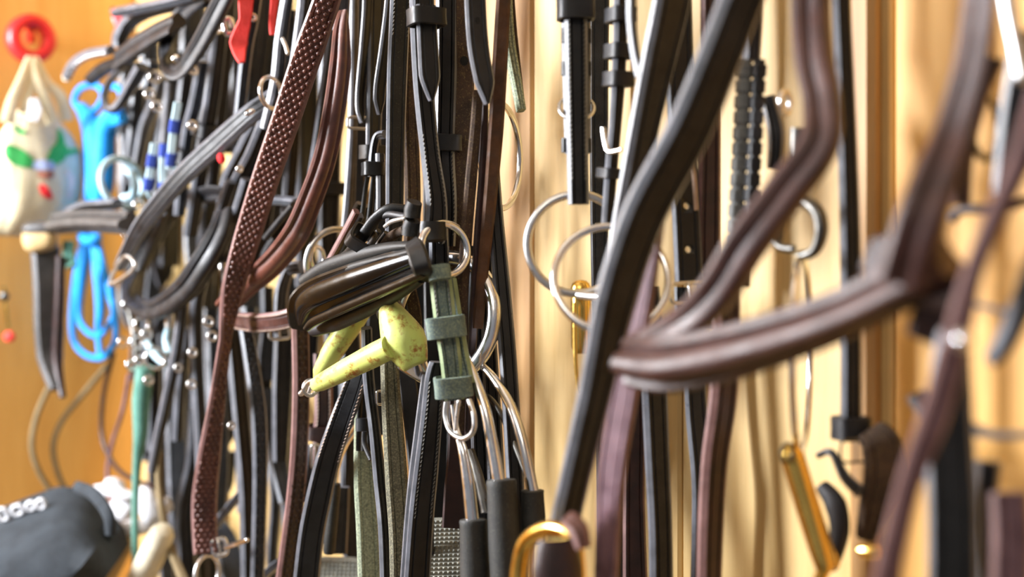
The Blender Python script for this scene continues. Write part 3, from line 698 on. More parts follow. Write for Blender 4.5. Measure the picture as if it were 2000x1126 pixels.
T = Thing('rein', 'dark stacked reins filling the bundle behind the steel bit ring', 'rein')
for pts, ww, oo, mt in (([(905, 300), (900, 500), (896, 700), (892, 900), (890, 1050)], 40, 0.05, 'black'), ([(850, 100), (848, 400), (852, 700), (856, 900), (862, 1020)], 44, 0.055, 'black'),
                    ([(816, 480), (812, 620), (816, 760), (822, 900), (824, 1010)], [40, 40, 44, 40, 40], 0.06, 'black'), ([(700, -50), (700, 200), (692, 420), (700, 640)], 38, 0.045, 'black'),
                    ([(760, 0), (752, 300), (745, 500), (742, 700), (745, 850)], 50, 0.05, 'black'), ([(896, 720), (900, 860), (892, 960), (886, 1030)], [40, 50, 50, 46], 0.085, 'dkbrown'),
                    ([(780, 560), (790, 700), (812, 860), (826, 1010), (830, 1200)], [30, 34, 40, 40, 40], 0.09, 'soft'), ([(800, 560), (812, 620), (812, 700)], [24, 24, 24], 0.118, 'suede'),
                    ([(776, 560), (786, 620), (796, 700)], [20, 20, 20], 0.12, 'matte')):
    strap(T, pts, ww, oo, 4, mt, 'rein_strap', t=0.004, prof='plain')
# lower centre
T = Thing('leather_strap', 'smooth black strap curving down to the lower left from under the green mouthpiece', 'strap')
strap(T, [(704, 716), (686, 770), (660, 840), (640, 900), (622, 975), (606, 1060), (592, 1200)], [38, 44, 46, 48, 50, 50, 52], [0.125, 0.13, 0.135, 0.135, 0.135, 0.135, 0.135], [-16, -12, 0, 6, 10, 12, 12], 'soft', 'strap', t=0.0045, st=(0.06, 0.38), stm='palethread', stins=0.1)
T = Thing('bridle', 'black lace straps caught in a small keeper above a green-dusted strap', 'bridle')
for x in (704, 714, 724):
    strap(T, [(x+2, 700), (x, 760), (x-3, 830), (x-4, 880)], [11, 11, 11, 10], 0.12, 20, 'matte', 'lace', t=0.003, prof='oval')
g = strap(T, [(712, 770), (710, 840), (712, 940), (718, 1040), (724, 1200)], [34, 36, 42, 44, 46], 0.11, 18, 'fuzz', 'dusty_strap', t=0.005)
kk = strap(T, [(709, 816), (709, 841)], [30, 30], 0.124, 6, 'soft', 'keeper', t=0.008, prof='oval')
strap(T, [(712, 842), (712, 866), (724, 898)], [11, 11, 8], 0.128, 10, 'soft', 'lace_end', t=0.003, prof='oval')
T = Thing('leather_strap', 'narrow black strap between the green-dusted strap and the khaki one', 'strap')
strap(T, [(716, 640), (720, 740), (732, 840), (742, 940), (752, 1040), (758, 1200)], [20, 22, 22, 24, 26, 28], [0.14, 0.13, 0.128, 0.125, 0.125, 0.125], 16, 'matte', 'strap', t=0.005)
T = Thing('leather_strap', 'khaki dust-caked strap running down from under the green collar', 'strap')
strap(T, [(760, 690), (764, 780), (770, 870), (776, 960), (782, 1050), (786, 1200)], [34, 38, 42, 44, 44, 46], 0.125, 8, 'dusty', 'strap', t=0.006)
buckle(T, (742, 776), 12, 26, 0.125, 0, 'steel', 2, prong=False)
T = Thing('leather_strap', 'black cheek strap with two rows of rope stitching, rounded top, bottom centre', 'strap')
s = strap(T, [(852, 706), (848, 740), (842, 820), (832, 920), (822, 1020), (810, 1200)], [26, 38, 44, 50, 52, 54], 0.14, 22, 'black', 'strap', t=0.0045, st=(0.08, 0.62), stins=0.2)
strap(T, [(838, 730), (830, 820), (820, 920), (812, 1020), (800, 1200)], [30, 40, 46, 50, 52], 0.131, 30, 'soft', 'lining', t=0.004)
T = Thing('curb_bit', 'single curved steel shank emerging behind the smooth black strap, lower centre-left', 'bit')
tube(T, [(712, 808), (696, 834), (674, 866), (660, 904), (654, 944)], [14, 16, 15, 13, 12], 0.105, 'steel', 'shank', seg=16)
turned(T, (655, 942), (642, 1080), [(0, 12), (0.01, 20), (0.04, 22), (0.95, 24), (1, 20)], 0.105, 'rubber', 'rubber_sleeve')
T = Thing('bridle', 'dark brown cheekpiece with flared keeper and small buckle, beside the darker pimpled rein', 'bridle')
s = strap(T, [(630, 690), (632, 800), (628, 860), (634, 960), (636, 1060)], [36, 36, 34, 36, 34], 0.09, 4, 'dkbrown', 'cheek_strap', t=0.005, st=(0.2, 0.5), stm='palethread')
keeper(T, s, 0.42, 0.0125, M['dkbrown'], wide=1.15)
buckle(T, (616, 890), 14, 44, 0.11, 0, 'dullsteel', 2.6)
strap(T, [(612, 868), (606, 930), (598, 980)], [20, 24, 20], 0.08, 10, 'blueblack', 'tab', t=0.004)
strap(T, [(668, 950), (664, 1010), (658, 1080)], [30, 34, 40], 0.07, 10, 'blueblack', 'tab', t=0.004)
for nm, c, ww, hh, rt in (('right of the khaki strap, behind the steel shanks', (905, 1100), 190, 170, 6), ('at the bottom edge left of the green-dusted strap', (655, 1150), 110, 116, -4)):
    T = Thing('rubber_tread', 'grey studded rubber pad '+nm, 'rubber pad')
    d = depth(c[0], 0.07); C = D(c[0], c[1], d); k = d/FPX
    U = (RGT*math.cos(math.radians(rt))+UPV*math.sin(math.radians(rt)*0.3)); W = (UPV*0.8+FWD*0.6).normalized(); Nn = U.cross(W).normalized()
    if Nn.dot(CAM-C) < 0: Nn = -Nn
    V, F = [], []
    for zz in (0, -0.008):
        for a_, b_ in rrect(ww/2, hh/2*1.2, 26): V.append(C+U*a_*k+W*b_*k+Nn*zz)
    n_ = len(V)//2; F = [tuple(range(n_)), tuple(range(n_, 2*n_))[::-1]]+[(i, (i+1) % n_, (i+1) % n_+n_, i+n_) for i in range(n_)]
    base = T.add('pad', V, F, 'studs')
    V, F = [], []; st_ = 0.0036; nx = int(ww*k/st_/2)-1; ny = int(hh*1.2*k/st_/2)-1
    for i in range(-nx, nx+1):
        for j in range(-ny, ny+1):
            c0 = C+U*i*st_+W*j*st_; b0 = len(V); h_ = 0.0014
            V += [c0-U*h_-W*h_, c0+U*h_-W*h_, c0+U*h_+W*h_, c0-U*h_+W*h_, c0+Nn*0.0022]
            F += [(b0, b0+1, b0+4), (b0+1, b0+2, b0+4), (b0+2, b0+3, b0+4), (b0+3, b0, b0+4)]
    T.add('pyramid_stud', V, F, 'studs', base, kind='stuff', sharp=10)

# ------------------------------------------------------------ brown reins and the brown bridle, left of centre
T = Thing('rein', 'long chestnut rein covered in raised rubber pimples, sweeping from top centre to bottom left', 'rein')
s = strap(T, [(672, -120), (638, 0), (596, 120), (556, 240), (518, 350), (484, 460), (456, 560), (440, 660), (424, 780), (410, 880), (399, 980), (402, 1080)], [52, 54, 58, 56, 54, 52, 46, 32, 38, 46, 50, 48], [0.17, 0.17, 0.17, 0.168, 0.165, 0.16, 0.158, 0.155, 0.15, 0.15, 0.15, 0.15], [6, 0, -8, -10, -10, -6, 14, 48, 40, 26, 10, 0], 'brown', 'rein_strap', t=0.0045, n=10)
pimples(T, s)
ring(T, (404, 1120), 16, 36, 0.15, 9, 'dullsteel', 'rein_ring')
T = Thing('rein', 'darker brown pimpled rein hanging below the stitched brown noseband', 'rein')
s = strap(T, [(586, 636), (588, 760), (584, 880), (576, 980), (564, 1080), (548, 1200)], [36, 36, 36, 38, 40, 40], 0.125, 30, 'dkbrown', 'rein_strap', t=0.0055, n=10)
pimples(T, s, r=0.0017, hgt=0.0008)
T = Thing('bridle', 'chestnut bridle with raised rolled noseband, right of the pimpled chestnut rein', 'bridle')
strap(T, [(676, -120), (668, 0), (664, 60)], [30, 32, 34], 0.12, 16, 'grey', 'hanger', t=0.004)
strap(T, [(670, 22), (667, 60), (664, 130), (652, 220), (634, 310), (606, 390), (576, 458), (530, 516), (480, 558), (440, 600)], [16, 34, 44, 46, 48, 50, 54, 52, 50, 44], [0.13, 0.132, 0.135, 0.137, 0.138, 0.14, 0.142, 0.142, 0.14, 0.14], 22, 'brown', 'noseband', t=0.0048, prof='raised', n=10)
strap(T, [(462, 626), (500, 630), (545, 626), (590, 612), (620, 600)], [34, 38, 38, 38, 36], [0.13, 0.135, 0.135, 0.13, 0.12], -16, 'muted', 'noseband_end', t=0.005, st=True, stm='palethread', stins=0.13)
buckle(T, (546, 650), 38, 22, 0.12, 4, 'dullsteel', 3)
strap(T, [(696, 412), (668, 466), (636, 524)], [12, 13, 12], 0.13, 30, 'brown', 'thin_strap', t=0.005)
strap(T, [(704, 420), (676, 474), (644, 532)], [12, 12, 10], 0.126, 30, 'soft', 'thin_strap', t=0.005)
T = Thing('bridle', 'black bridle with a half-hidden steel ring, between the chestnut noseband and the patent one', 'bridle')
ring(T, (652, 508), 46, 62, 0.11, 13, 'dullsteel', 'bit_ring', rot=-20)
ring(T, (620, 504), 10, 22, 0.12, 8, 'steel', 'small_ring')
strap(T, [(692, -100), (690, 120), (688, 260), (682, 400), (672, 520)], [16, 18, 18, 26, 34], 0.09, 40, 'grey', 'cheek_strap', t=0.005)
buckle(T, (700, 240), 40, 22, 0.1, 0, 'dullsteel', 2.4, prong=False)
strap(T, [(660, 60), (640, 200), (620, 330), (600, 420)], [40, 40, 36, 30], 0.09, 22, 'matte', 'rein', t=0.004)
strap(T, [(566, 520), (552, 560), (548, 600), (550, 650)], [22, 26, 26, 26], 0.1, 10, 'grey', 'cheek_end', t=0.005)
strap(T, [(566, 524), (590, 520)], [26, 24], 0.12, 0, 'soft', 'tab', t=0.006)

# ------------------------------------------------------------ left: the black bridles behind the focus
T = Thing('bridle', 'blurred black bridle whose padded noseband makes a big oval loop, left of the pimpled rein', 'bridle')
strap(T, [(450, 384), (412, 380), (356, 392), (314, 432), (284, 488), (260, 545), (262, 590), (300, 604), (356, 570), (400, 510), (428, 458), (440, 420)],
      [22, 30, 36, 44, 44, 40, 34, 44, 52, 56, 50, 36], [0.1, 0.1, 0.09, 0.08, 0.08, 0.09, 0.12, 0.14, 0.15, 0.15, 0.14, 0.13], [-30, -30, -30, 20, 20, 20, -10, -24, -24, -24, -20, -10], 'soft', 'noseband', t=0.010, prof='raised', n=10)
strap(T, [(555, 176), (520, 202), (484, 227), (420, 284), (360, 340), (310, 398), (272, 448), (234, 520)], [38, 40, 40, 42, 40, 38, 34, 20], [0.12, 0.13, 0.14, 0.15, 0.16, 0.165, 0.165, 0.16], -26, 'soft', 'cheek_strap', t=0.008, n=10)
tube(T, [(214, 556), (222, 530), (244, 500), (262, 512), (258, 528), (232, 548), (214, 556)], 8, 0.165, 'dullsteel', 'buckle', roundend=True)
ring(T, (529, 181), 16, 31, 0.14, 9, 'steel', 'ring', rot=6)
blob(T, (488, 219), 11, 4, 6, 0.16, 'steel', 'buckle_bar', rot=25)
for p_, w_ in (([(452, 354), (436, 400), (424, 450), (432, 500)], 24), ([(486, 350), (468, 410), (446, 470), (436, 510)], 30)):
    strap(T, p_, w_, 0.12, 24, 'soft', 'strap', t=0.006)
strap(T, [(432, 486), (434, 512)], 30, 0.135, 0, 'soft', 'keeper', t=0.012, prof='oval')
strap(T, [(434, 514), (440, 560), (450, 600)], [16, 18, 10], 0.13, 20, 'dullsteel', 'steel_tip', t=0.006, prof='oval')
T = Thing('bridle', 'blurred black bridle with V of cheek straps meeting above the oval loop', 'bridle')
strap(T, [(548, 190), (520, 250), (494, 310), (460, 370), (440, 430)], [40, 42, 40, 36, 26], 0.11, 28, 'soft', 'cheek_strap', t=0.007)
strap(T, [(500, 240), (470, 300), (446, 350), (432, 420)], [26, 28, 28, 22], 0.1, 28, 'black', 'cheek_strap', t=0.006)
strap(T, [(490, 392), (530, 390), (580, 394)], [14, 14, 14], 0.1, -20, 'blueblack', 'noseband', t=0.008)
strap(T, [(590, 410), (560, 440), (530, 480), (510, 520)], [22, 24, 24, 24], 0.11, -20, 'soft', 'noseband_roll', t=0.010, prof='oval')
strap(T, [(574, 400), (548, 430), (520, 464)], [14, 14, 14], 0.12, -20, 'soft', 'noseband_roll', t=0.008, prof='oval')
T = Thing('bridle', 'black bridle straps hanging at top between the red webbing and the pimpled rein', 'bridle')
strap(T, [(576, -80), (560, 0), (548, 80), (540, 160), (520, 250)], [20, 20, 22, 24, 24], 0.13, 40, 'soft', 'cheek_strap', t=0.007)
strap(T, [(600, -80), (596, 0), (586, 80), (574, 160)], [30, 30, 28, 26], 0.12, 36, 'soft', 'cheek_strap', t=0.007)
strap(T, [(564, 20), (562, 80), (562, 158)], [30, 36, 34], 0.105, 0, 'black', 'billet', t=0.005)
tube(T, [(552, 76), (558, 90), (562, 104)], 8, 0.14, 'dullsteel', 'buckle_end', roundend=True)
strap(T, [(512, -60), (508, 60), (498, 160), (490, 240)], [40, 38, 36, 34], 0.08, 14, 'rubber', 'rein', t=0.005)
strap(T, [(540, 180), (528, 300), (516, 420), (500, 540)], [36, 36, 34, 34], 0.07, 18, 'black', 'rein', t=0.005)
T = Thing('webbing', 'longer bright red webbing tab among black straps, top', 'webbing')
strap(T, [(482, -60), (480, 0), (478, 40), (466, 84), (472, 122)], [34, 30, 24, 36, 12], 0.15, 0, 'redweb', 'tab', t=0.003, prof='plain')
T = Thing('webbing', 'shorter darker red webbing tab near the pimpled rein, top', 'webbing')
strap(T, [(536, -60), (536, 0), (532, 40), (532, 68)], [16, 16, 14, 10], 0.13, 0, 'redweb', 'tab', t=0.003, prof='plain')
T = Thing('bridle', 'tangle of looped black padded straps at the top, right of the red plastic ring', 'bridle')
strap(T, [(232, 92), (236, 70), (254, 42), (290, 22), (350, 8), (420, 0)], [24, 30, 30, 26, 24, 24], 0.12, -20, 'black', 'noseband', t=0.010, n=10)
strap(T, [(225, 24), (260, 18), (320, 6), (380, -10)], [16, 18, 18, 18], 0.14, -20, 'blueblack', 'headpiece', t=0.008)
strap(T, [(236, 112), (270, 88), (310, 62), (350, 40)], [30, 38, 34, 28], 0.15, -18, 'soft', 'padded_strap', t=0.012, prof='raised')
strap(T, [(400, -20), (352, 28), (328, 80), (330, 128), (352, 136), (384, 96), (420, 30), (450, -30)], [24, 28, 30, 26, 24, 36, 40, 40], [0.13, 0.13, 0.14, 0.15, 0.16, 0.16, 0.16, 0.16], [40, 40, 30, 10, -20, -26, -26, -26], 'soft', 'noseband_loop', t=0.009, prof='raised', n=10)
strap(T, [(176, 156), (200, 136), (230, 122), (262, 110)], [24, 28, 26, 20], 0.14, -16, 'soft', 'padded_end', t=0.010, prof='oval')
strap(T, [(240, 130), (214, 160), (204, 190), (212, 212), (232, 204), (258, 164), (278, 130)], [10, 10, 10, 12, 16, 26, 28], 0.15, -20, 'soft', 'small_loop', t=0.007, n=10)
s = strap(T, [(130, 150), (144, 124), (172, 106), (216, 98)], [16, 16, 16, 16], 0.16, -30, 'grey', 'beaded_browband', t=0.007)
pimples(T, s, sp=0.005, r=0.002, inset=0.0035, mat=M['dullsteel'], name='browband_bead')
blob(T, (130, 150), 9, 4, 9, 0.16, 'cream', 'browband_end')
blob(T, (343, 114), 8, 4, 8, 0.17, 'steel', 'stud')
T = Thing('bridle', 'blurred black bridle straps packed together with steel buckles, upper left', 'bridle')
rd = random.Random(5)
for i, (x0, x1, y0, y1, ww, oo, mt) in enumerate((
        (430, 372, 60, 460, 34, 0.11, 'soft'), (452, 410, -60, 400, 30, 0.09, 'soft'), (420, 400, 100, 600, 40, 0.05, 'black'), (396, 350, 120, 420, 26, 0.12, 'blueblack'),
        (505, 466, -40, 236, 24, 0.13, 'blueblack'), (486, 470, 100, 420, 36, 0.06, 'black'), (366, 336, 130, 420, 30, 0.08, 'soft'), (346, 300, 100, 500, 34, 0.04, 'black'),
        (318, 262, 150, 360, 26, 0.08, 'grey'), (300, 268, 120, 400, 34, 0.05, 'soft'), (270, 246, 170, 380, 30, 0.07, 'soft'), (292, 286, 60, 300, 40, 0.03, 'black'),
        (330, 322, 160, 420, 14, 0.1, 'grey'), (380, 384, -40, 300, 50, 0.02, 'black'), (440, 440, -40, 300, 50, 0.02, 'black'), (470, 480, -40, 560, 60, 0.015, 'black'), (540, 540, -40, 500, 60, 0.015, 'black'), (600, 596, -40, 560, 50, 0.02, 'black'),
        (645, 640, -40, 560, 46, 0.03, 'black'), (410, 404, 60, 700, 50, 0.012, 'black'), (344, 330, 40, 520, 50, 0.015, 'black'), (250, 252, 120, 420, 36, 0.02, 'black'), (548, 520, 200, 420, 30, 0.09, 'soft'), (575, 560, 200, 420, 30, 0.08, 'black'))):
    xm = (x0+x1)/2+rd.uniform(-8, 8)
    s = strap(T, [(x0, y0), ((x0+xm)/2, y0*0.72+y1*0.28), (xm, (y0+y1)/2), (x1, y1)], [ww*0.9, ww, ww, ww*0.85], oo, rd.choice((14, 26, 34)), mt, 'strap', t=0.006)
    if i % 3 == 0: keeper(T, s, rd.uniform(0.35, 0.7), 0.012, M['soft'])
buckle(T, (446, 52), 14, 30, 0.14, 12, 'steel', 5, prong=False)
for x, y, r_ in ((306, 207, 9), (376, 245, 8), (378, 138, 7), (424, 58, 7), (270, 400, 9), (252, 460, 11), (494, 34, 6), (302, 150, 11), (292, 184, 9), (468, 330, 5)):
    ring(T, (x, y), r_*0.8, r_, 0.14, 6, 'steel', 'buckle')
T = Thing('striped_ribbon', 'pale blue and royal blue striped band ends hanging among black straps', 'ribbon')
for pts in ([(348, 200), (340, 250), (332, 330)], [(302, 280), (296, 320), (288, 372)], [(322, 285), (318, 340), (322, 390)]):
    s = strap(T, pts, [16, 16, 15], 0.14, 0, 'stripepale', 'band', t=0.003, prof='plain')
    for f_ in ((0.36, 0.86) if pts[0][0] != 322 else (0.08, 0.8)):
        keeper(T, s, f_, 0.012, M['stripeblue'], extra=0.0004, t=0.0006, name='stripe', parent=s)
T = Thing('rubber_ring', 'pale blue rubber loops hanging beside the blue rope halter', 'ring')
ring(T, (238, 356), 30, 48, 0.13, 13, 'palerope', 'loop', rot=14)
ring(T, (318, 352), 20, 44, 0.12, 10, 'palerope', 'loop', rot=-12)
tube(T, [(246, 330), (262, 350), (258, 380), (240, 385)], 14, 0.12, 'palerope', 'knot')
T = Thing('stud', 'small red stud among black straps above the oval loop', 'stud')
blob(T, (432, 309), 8, 5, 11, 0.15, 'redp', 'stud', rot=15)

# lower left straps
T = Thing('bridle', 'blurred black cheek straps hanging below the oval loop', 'bridle')
for pts, ww, oo, mt, aa in (([(356, 592), (346, 680), (326, 780), (308, 860), (296, 920)], [18, 22, 22, 20, 16], 0.13, 'soft', 34),
        ([(396, 540), (384, 600), (384, 700), (392, 850), (396, 980)], [26, 26, 26, 26, 26], 0.11, 'soft', 30),
        ([(366, 640), (352, 760), (346, 860)], [18, 20, 20], 0.1, 'soft', 30),
        ([(340, 700), (344, 840), (352, 1000), (372, 1180)], [40, 40, 44, 50], 0.05, 'blueblack', 10),
        ([(384, 800), (378, 900), (360, 1010), (372, 1180)], [30, 30, 34, 40], 0.07, 'soft', 20),
        ([(420, 640), (424, 760), (430, 900), (426, 1000)], [36, 36, 36, 30], 0.06, 'blueblack', 12),
        ([(452, 620), (462, 720), (474, 850), (484, 980), (488, 1180)], [34, 34, 34, 34, 34], 0.1, 'black', 24),
        ([(488, 600), (490, 700), (476, 860), (478, 1000)], [30, 30, 30, 30], 0.03, 'black', 10),
        ([(520, 760), (540, 880), (560, 980)], [40, 40, 30], 0.04, 'matte', 10),
        ([(556, 640), (552, 760), (548, 900)], [40, 40, 30], 0.05, 'matte', 10),
        ([(540, 640), (528, 700), (522, 740)], [60, 50, 40], 0.03, 'black', 0),
        ([(310, 880), (312, 960), (330, 1060), (380, 1180)], [12, 12, 14, 20], 0.11, 'cord', 20),
        ([(400, 1000), (440, 1060), (470, 1180)], [40, 50, 60], 0.05, 'blueblack', 20),
        ([(330, 600), (300, 700), (290, 800), (292, 900)], [40, 40, 40, 30], 0.02, 'black', 10),
        ([(616, 560), (608, 680), (604, 760)], [30, 30, 24], 0.03, 'black', 10)):
    strap(T, pts, ww, oo, aa, mt, 'strap', t=0.006)
for x, y, r_ in ((407, 628, 9), (414, 656, 9), (376, 688, 8), (374, 750, 8), (348, 718, 7), (452, 831, 6)):
    ring(T, (x, y), r_*0.8, r_, 0.13, 5, 'dullsteel', 'buckle')
T = Thing('bridle', 'dim straps of black tack hanging against the wall behind everything, left third', 'bridle')
for i, (x, y0, y1, ww, oo, mt) in enumerate(((246, 300, 640, 34, 0.012, 'black'), (276, 420, 760, 40, 0.014, 'matte'), (300, 500, 1000, 34, 0.012, 'black'), (322, 620, 1180, 30, 0.016, 'matte'), (352, 560, 1060, 44, 0.012, 'black'),
        (388, 540, 1180, 40, 0.012, 'matte'), (416, 600, 1180, 30, 0.016, 'black'), (446, 560, 880, 34, 0.012, 'black'), (452, 880, 960, 20, 0.012, 'matte'), (492, 540, 1000, 44, 0.012, 'black'), (520, 560, 860, 26, 0.02, 'black'),
        (532, 860, 1180, 22, 0.014, 'matte'), (566, 540, 1100, 30, 0.012, 'black'), (604, 500, 700, 40, 0.014, 'black'), (654, 560, 900, 44, 0.02, 'black'), (690, 640, 1180, 40, 0.014, 'black'), (320, 380, 560, 60, 0.01, 'black'), (380, 440, 560, 40, 0.01, 'matte'),
        (600, 380, 520, 40, 0.016, 'black'), (640, 360, 420, 30, 0.016, 'black'), (672, 700, 1000, 18, 0.02, 'black'))):
    strap(T, [(x+rd.uniform(-8, 8), y0), (x+rd.uniform(-6, 6), (2*y0+y1)/3), (x+rd.uniform(-6, 6), (y0+2*y1)/3), (x+rd.uniform(-10, 10), y1)], ww, oo, rd.choice((6, 12, 18)), mt, 'strap', t=0.005, tip=(y1 < 1100))
T = Thing('rein', 'slate-black web rein with woven grip, hanging right of the pimpled chestnut rein', 'rein')
s = strap(T, [(476, 620), (490, 700), (504, 800), (508, 900), (506, 1020), (500, 1200)], [26, 30, 32, 30, 28, 26], 0.12, 20, 'blueblack', 'rein_strap', t=0.005, n=10)
pimples(T, s, r=0.0019, hgt=0.0007)
T = Thing('buckle', 'brassy steel buckle bar beside the tip of the pimpled chestnut rein', 'buckle')
tube(T, [(440, 1068), (460, 1062), (482, 1054)], [10, 11, 10], 0.14, 'steel', 'bar', roundend=True)
buckle(T, (428, 1068), 26, 32, 0.14, 10, 'steel', 4)
T = Thing('leather_strap', 'thin dark strap slanting across the pale wall near the bottom', 'strap')
strap(T, [(496, 940), (470, 964), (440, 1000), (418, 1030)], [14, 16, 16, 14], 0.09, -20, 'soft', 'strap', t=0.005)
T = Thing('leather_strap', 'thin dark strap slanting at the bottom edge behind the slate rein', 'strap')
strap(T, [(560, 1090), (530, 1110), (490, 1150)], [14, 16, 16], 0.09, -20, 'soft', 'strap', t=0.005)
T = Thing('bit', 'cluster of shiny steel snaffle bits and links, left of the oval loop bottom', 'bit')
for x, y, r_, w_ in ((276, 634, 14, 6), (286, 652, 9, 6), (266, 668, 12, 6), (256, 712, 9, 6), (272, 704, 8, 6), (290, 742, 8, 6), (240, 668, 9, 5), (262, 600, 8, 6), (248, 594, 8, 6), (302, 700, 20, 6)):
    ring(T, (x, y), r_*0.8, r_, 0.13, w_, 'steel', 'link')
turned(T, (332, 612), (330, 640), [(0, 12), (0.1, 17), (0.9, 17), (1, 12)], 0.12, 'dullsteel', 'roller')
tube(T, [(286, 668), (304, 694), (322, 712)], [14, 16, 10], 0.12, 'palerope', 'rubber_bar')
tube(T, [(330, 640), (326, 664), (332, 690)], [14, 18, 18], 0.115, 'palerope', 'rubber_bar')
tube(T, [(250, 600), (262, 650), (268, 720), (264, 780)], [10, 14, 12, 10], 0.1, 'darksteel', 'chain')
T = Thing('lead_rope', 'faded teal lead rope hanging straight down at left', 'rope')
tube(T, [(284, 716), (276, 780), (274, 850), (268, 900), (264, 1000), (264, 1200)], [34, 36, 28, 18, 14, 14], 0.12, 'teal', 'rope')
strap(T, [(302, 720), (300, 800), (298, 880)], [26, 26, 22], 0.1, 20, 'soft', 'snap_strap', t=0.006)

# ------------------------------------------------------------ far left, on and before the left wall
T = Thing('ring_hook', 'bright red plastic ring on the yellow left wall', 'hook')
d0 = PL(60, 76, 0.05); ax = Vector((1, 0, 0)); e1 = Vector((0, 1, 0)); e2 = UPV
k = depthL(60, 0.05)/FPX; V, F = [], []
prr = [(24, -14), (24, 12), (30, 17), (40, 17), (48, 10), (48, -10), (42, -14)]
for i in range(40):
    a_ = 2*math.pi*i/40
    for r_, h_ in prr: V.append(d0+(e1*math.cos(a_)+e2*math.sin(a_))*r_*k+ax*h_*k)
n_ = len(prr)
for i in range(40):
    for j in range(n_): F.append((i*n_+j, i*n_+(j+1) % n_, ((i+1) % 40)*n_+(j+1) % n_, ((i+1) % 40)*n_+j))
T.add('ring', V, F, 'redplastic', sharp=50)
V, F = tubemesh([PL(60, 76, 0.0), PL(60, 60, 0.02), PL(60, 50, 0.05)], 0.006, False, 10); T.add('wall_stem', V, F, 'redplastic')
T = Thing('plastic_clip', 'small red plastic clip beside the black looped straps, top left', 'clip')
blob(T, (236, 38), 17, 8, 20, 0.1, 'redplastic', 'clip', rot=20, sq=0.6)
blob(T, (222, 22), 7, 5, 9, 0.1, 'redplastic', 'clip_arm', rot=20)
T = Thing('canvas_bag', 'cream drawstring bag with green and red print hung on the red ring', 'bag')
rows = [(214, 66, 28, 10), (232, 68, 46, 16), (256, 72, 66, 22), (290, 78, 84, 28), (330, 80, 88, 32), (370, 78, 88, 34), (400, 68, 84, 34), (430, 52, 72, 30), (452, 36, 56, 20), (462, 30, 40, 8)]
V, F = [], []; SG = 40; kb = depthL(60, 0.07)/FPX
def bagpt(xc, hw, dp, y, a_):
    c_ = PL(60, y, 0.07) + e_b*((xc-60)*kb)
    fold = 1+0.05*math.sin(a_*7+y*0.03)+0.03*math.sin(a_*13)
    return c_ + e_b*(hw*kb*math.cos(a_)*fold) + Vector((1, 0, 0))*(dp*kb*math.sin(a_)*fold)
e_b = Vector((0, 1, 0))*0.98
for (y, xc, hw, dp) in rows:
    for i in range(SG): V.append(bagpt(xc, hw, dp, y, 2*math.pi*i/SG))
for r_ in range(len(rows)-1):
    for i in range(SG): F.append((r_*SG+i, r_*SG+(i+1) % SG, (r_+1)*SG+(i+1) % SG, (r_+1)*SG+i))
F.append(tuple(range(SG))[::-1]); F.append(tuple(range((len(rows)-1)*SG, len(rows)*SG)))
body = T.add('bag_body', V, F, 'canvas', sharp=180)
def rowat(y):
    for i in range(len(rows)-1):
        if rows[i][0] <= y <= rows[i+1][0]:
            u = (y-rows[i][0])/(rows[i+1][0]-rows[i][0]); return [rows[i][j]+(rows[i+1][j]-rows[i][j])*u for j in range(4)]
    return rows[-1]
def onbag(x, y):
    _, xc, hw, dp = rowat(y); c_ = max(-0.97, min(0.97, (x-xc)/hw)); a_ = math.acos(c_)
    return bagpt(xc, hw, dp, y, a_)+Vector((0.0012, 0, 0))
def printed(pts, wid, mat, name):
    q = crom([Vector((x, y, 0)) for x, y in pts], 6); V, F = [], []
    for i, p in enumerate(q):
        t_ = (q[min(i+1, len(q)-1)]-q[max(i-1, 0)]).normalized(); nn = Vector((-t_.y, t_.x, 0)); ww = val(wid, i/(len(q)-1))/2
        for s_ in (-1, -0.33, 0.33, 1): v_ = p+nn*ww*s_; V.append(onbag(v_.x, v_.y))
    for i in range(len(q)-1):
        for j in range(3): F.append((i*4+j, i*4+j+1, (i+1)*4+j+1, (i+1)*4+j))
    T.add(name, V, F, mat, body, sharp=180)
printed([(6, 292), (28, 312), (52, 322)], [18, 34, 16], 'green', 'printed_leaf')
printed([(84, 318), (104, 300), (120, 280)], [18, 36, 18], 'green', 'printed_leaf')
printed([(108, 250), (112, 272), (104, 290)], [10, 16, 12], 'green', 'printed_leaf')
printed([(124, 300), (138, 290), (152, 292)], [8, 10, 6], 'green', 'printed_leaf')
printed([(22, 250), (30, 262), (40, 258)], [6, 10, 6], 'green', 'printed_leaf')
printed([(50, 326), (74, 323), (96, 323)], [14, 20, 14], 'bluep', 'printed_motif')
printed([(60, 340), (76, 344), (92, 338)], [10, 16, 10], 'brownp', 'printed_motif')
printed([(66, 362), (76, 376), (88, 388)], [10, 20, 8], 'redp', 'printed_motif')
printed([(124, 330), (134, 350), (132, 386)], [10, 18, 8], 'pinkp', 'printed_motif')
for pts in ([(56, 112), (44, 150), (24, 200), (14, 240)], [(64, 112), (70, 150), (86, 190), (104, 240)], [(70, 112), (92, 160), (118, 190), (130, 236)], [(60, 112), (60, 160), (52, 200), (50, 220)]):
    strap(T, pts, [10, 18, 24, 26], [0.07, 0.085, 0.09, 0.09], 10, 'canvas', 'drawstring', L=True, t=0.004, prof='oval')
strap(T, [(66, 192), (68, 214), (66, 236)], [14, 26, 16], 0.115, 0, 'whitep', 'white_tag', L=True, t=0.003, prof='plain')
T = Thing('rope_halter', 'bright blue rope halter hanging in coils between bag and black straps', 'halter')
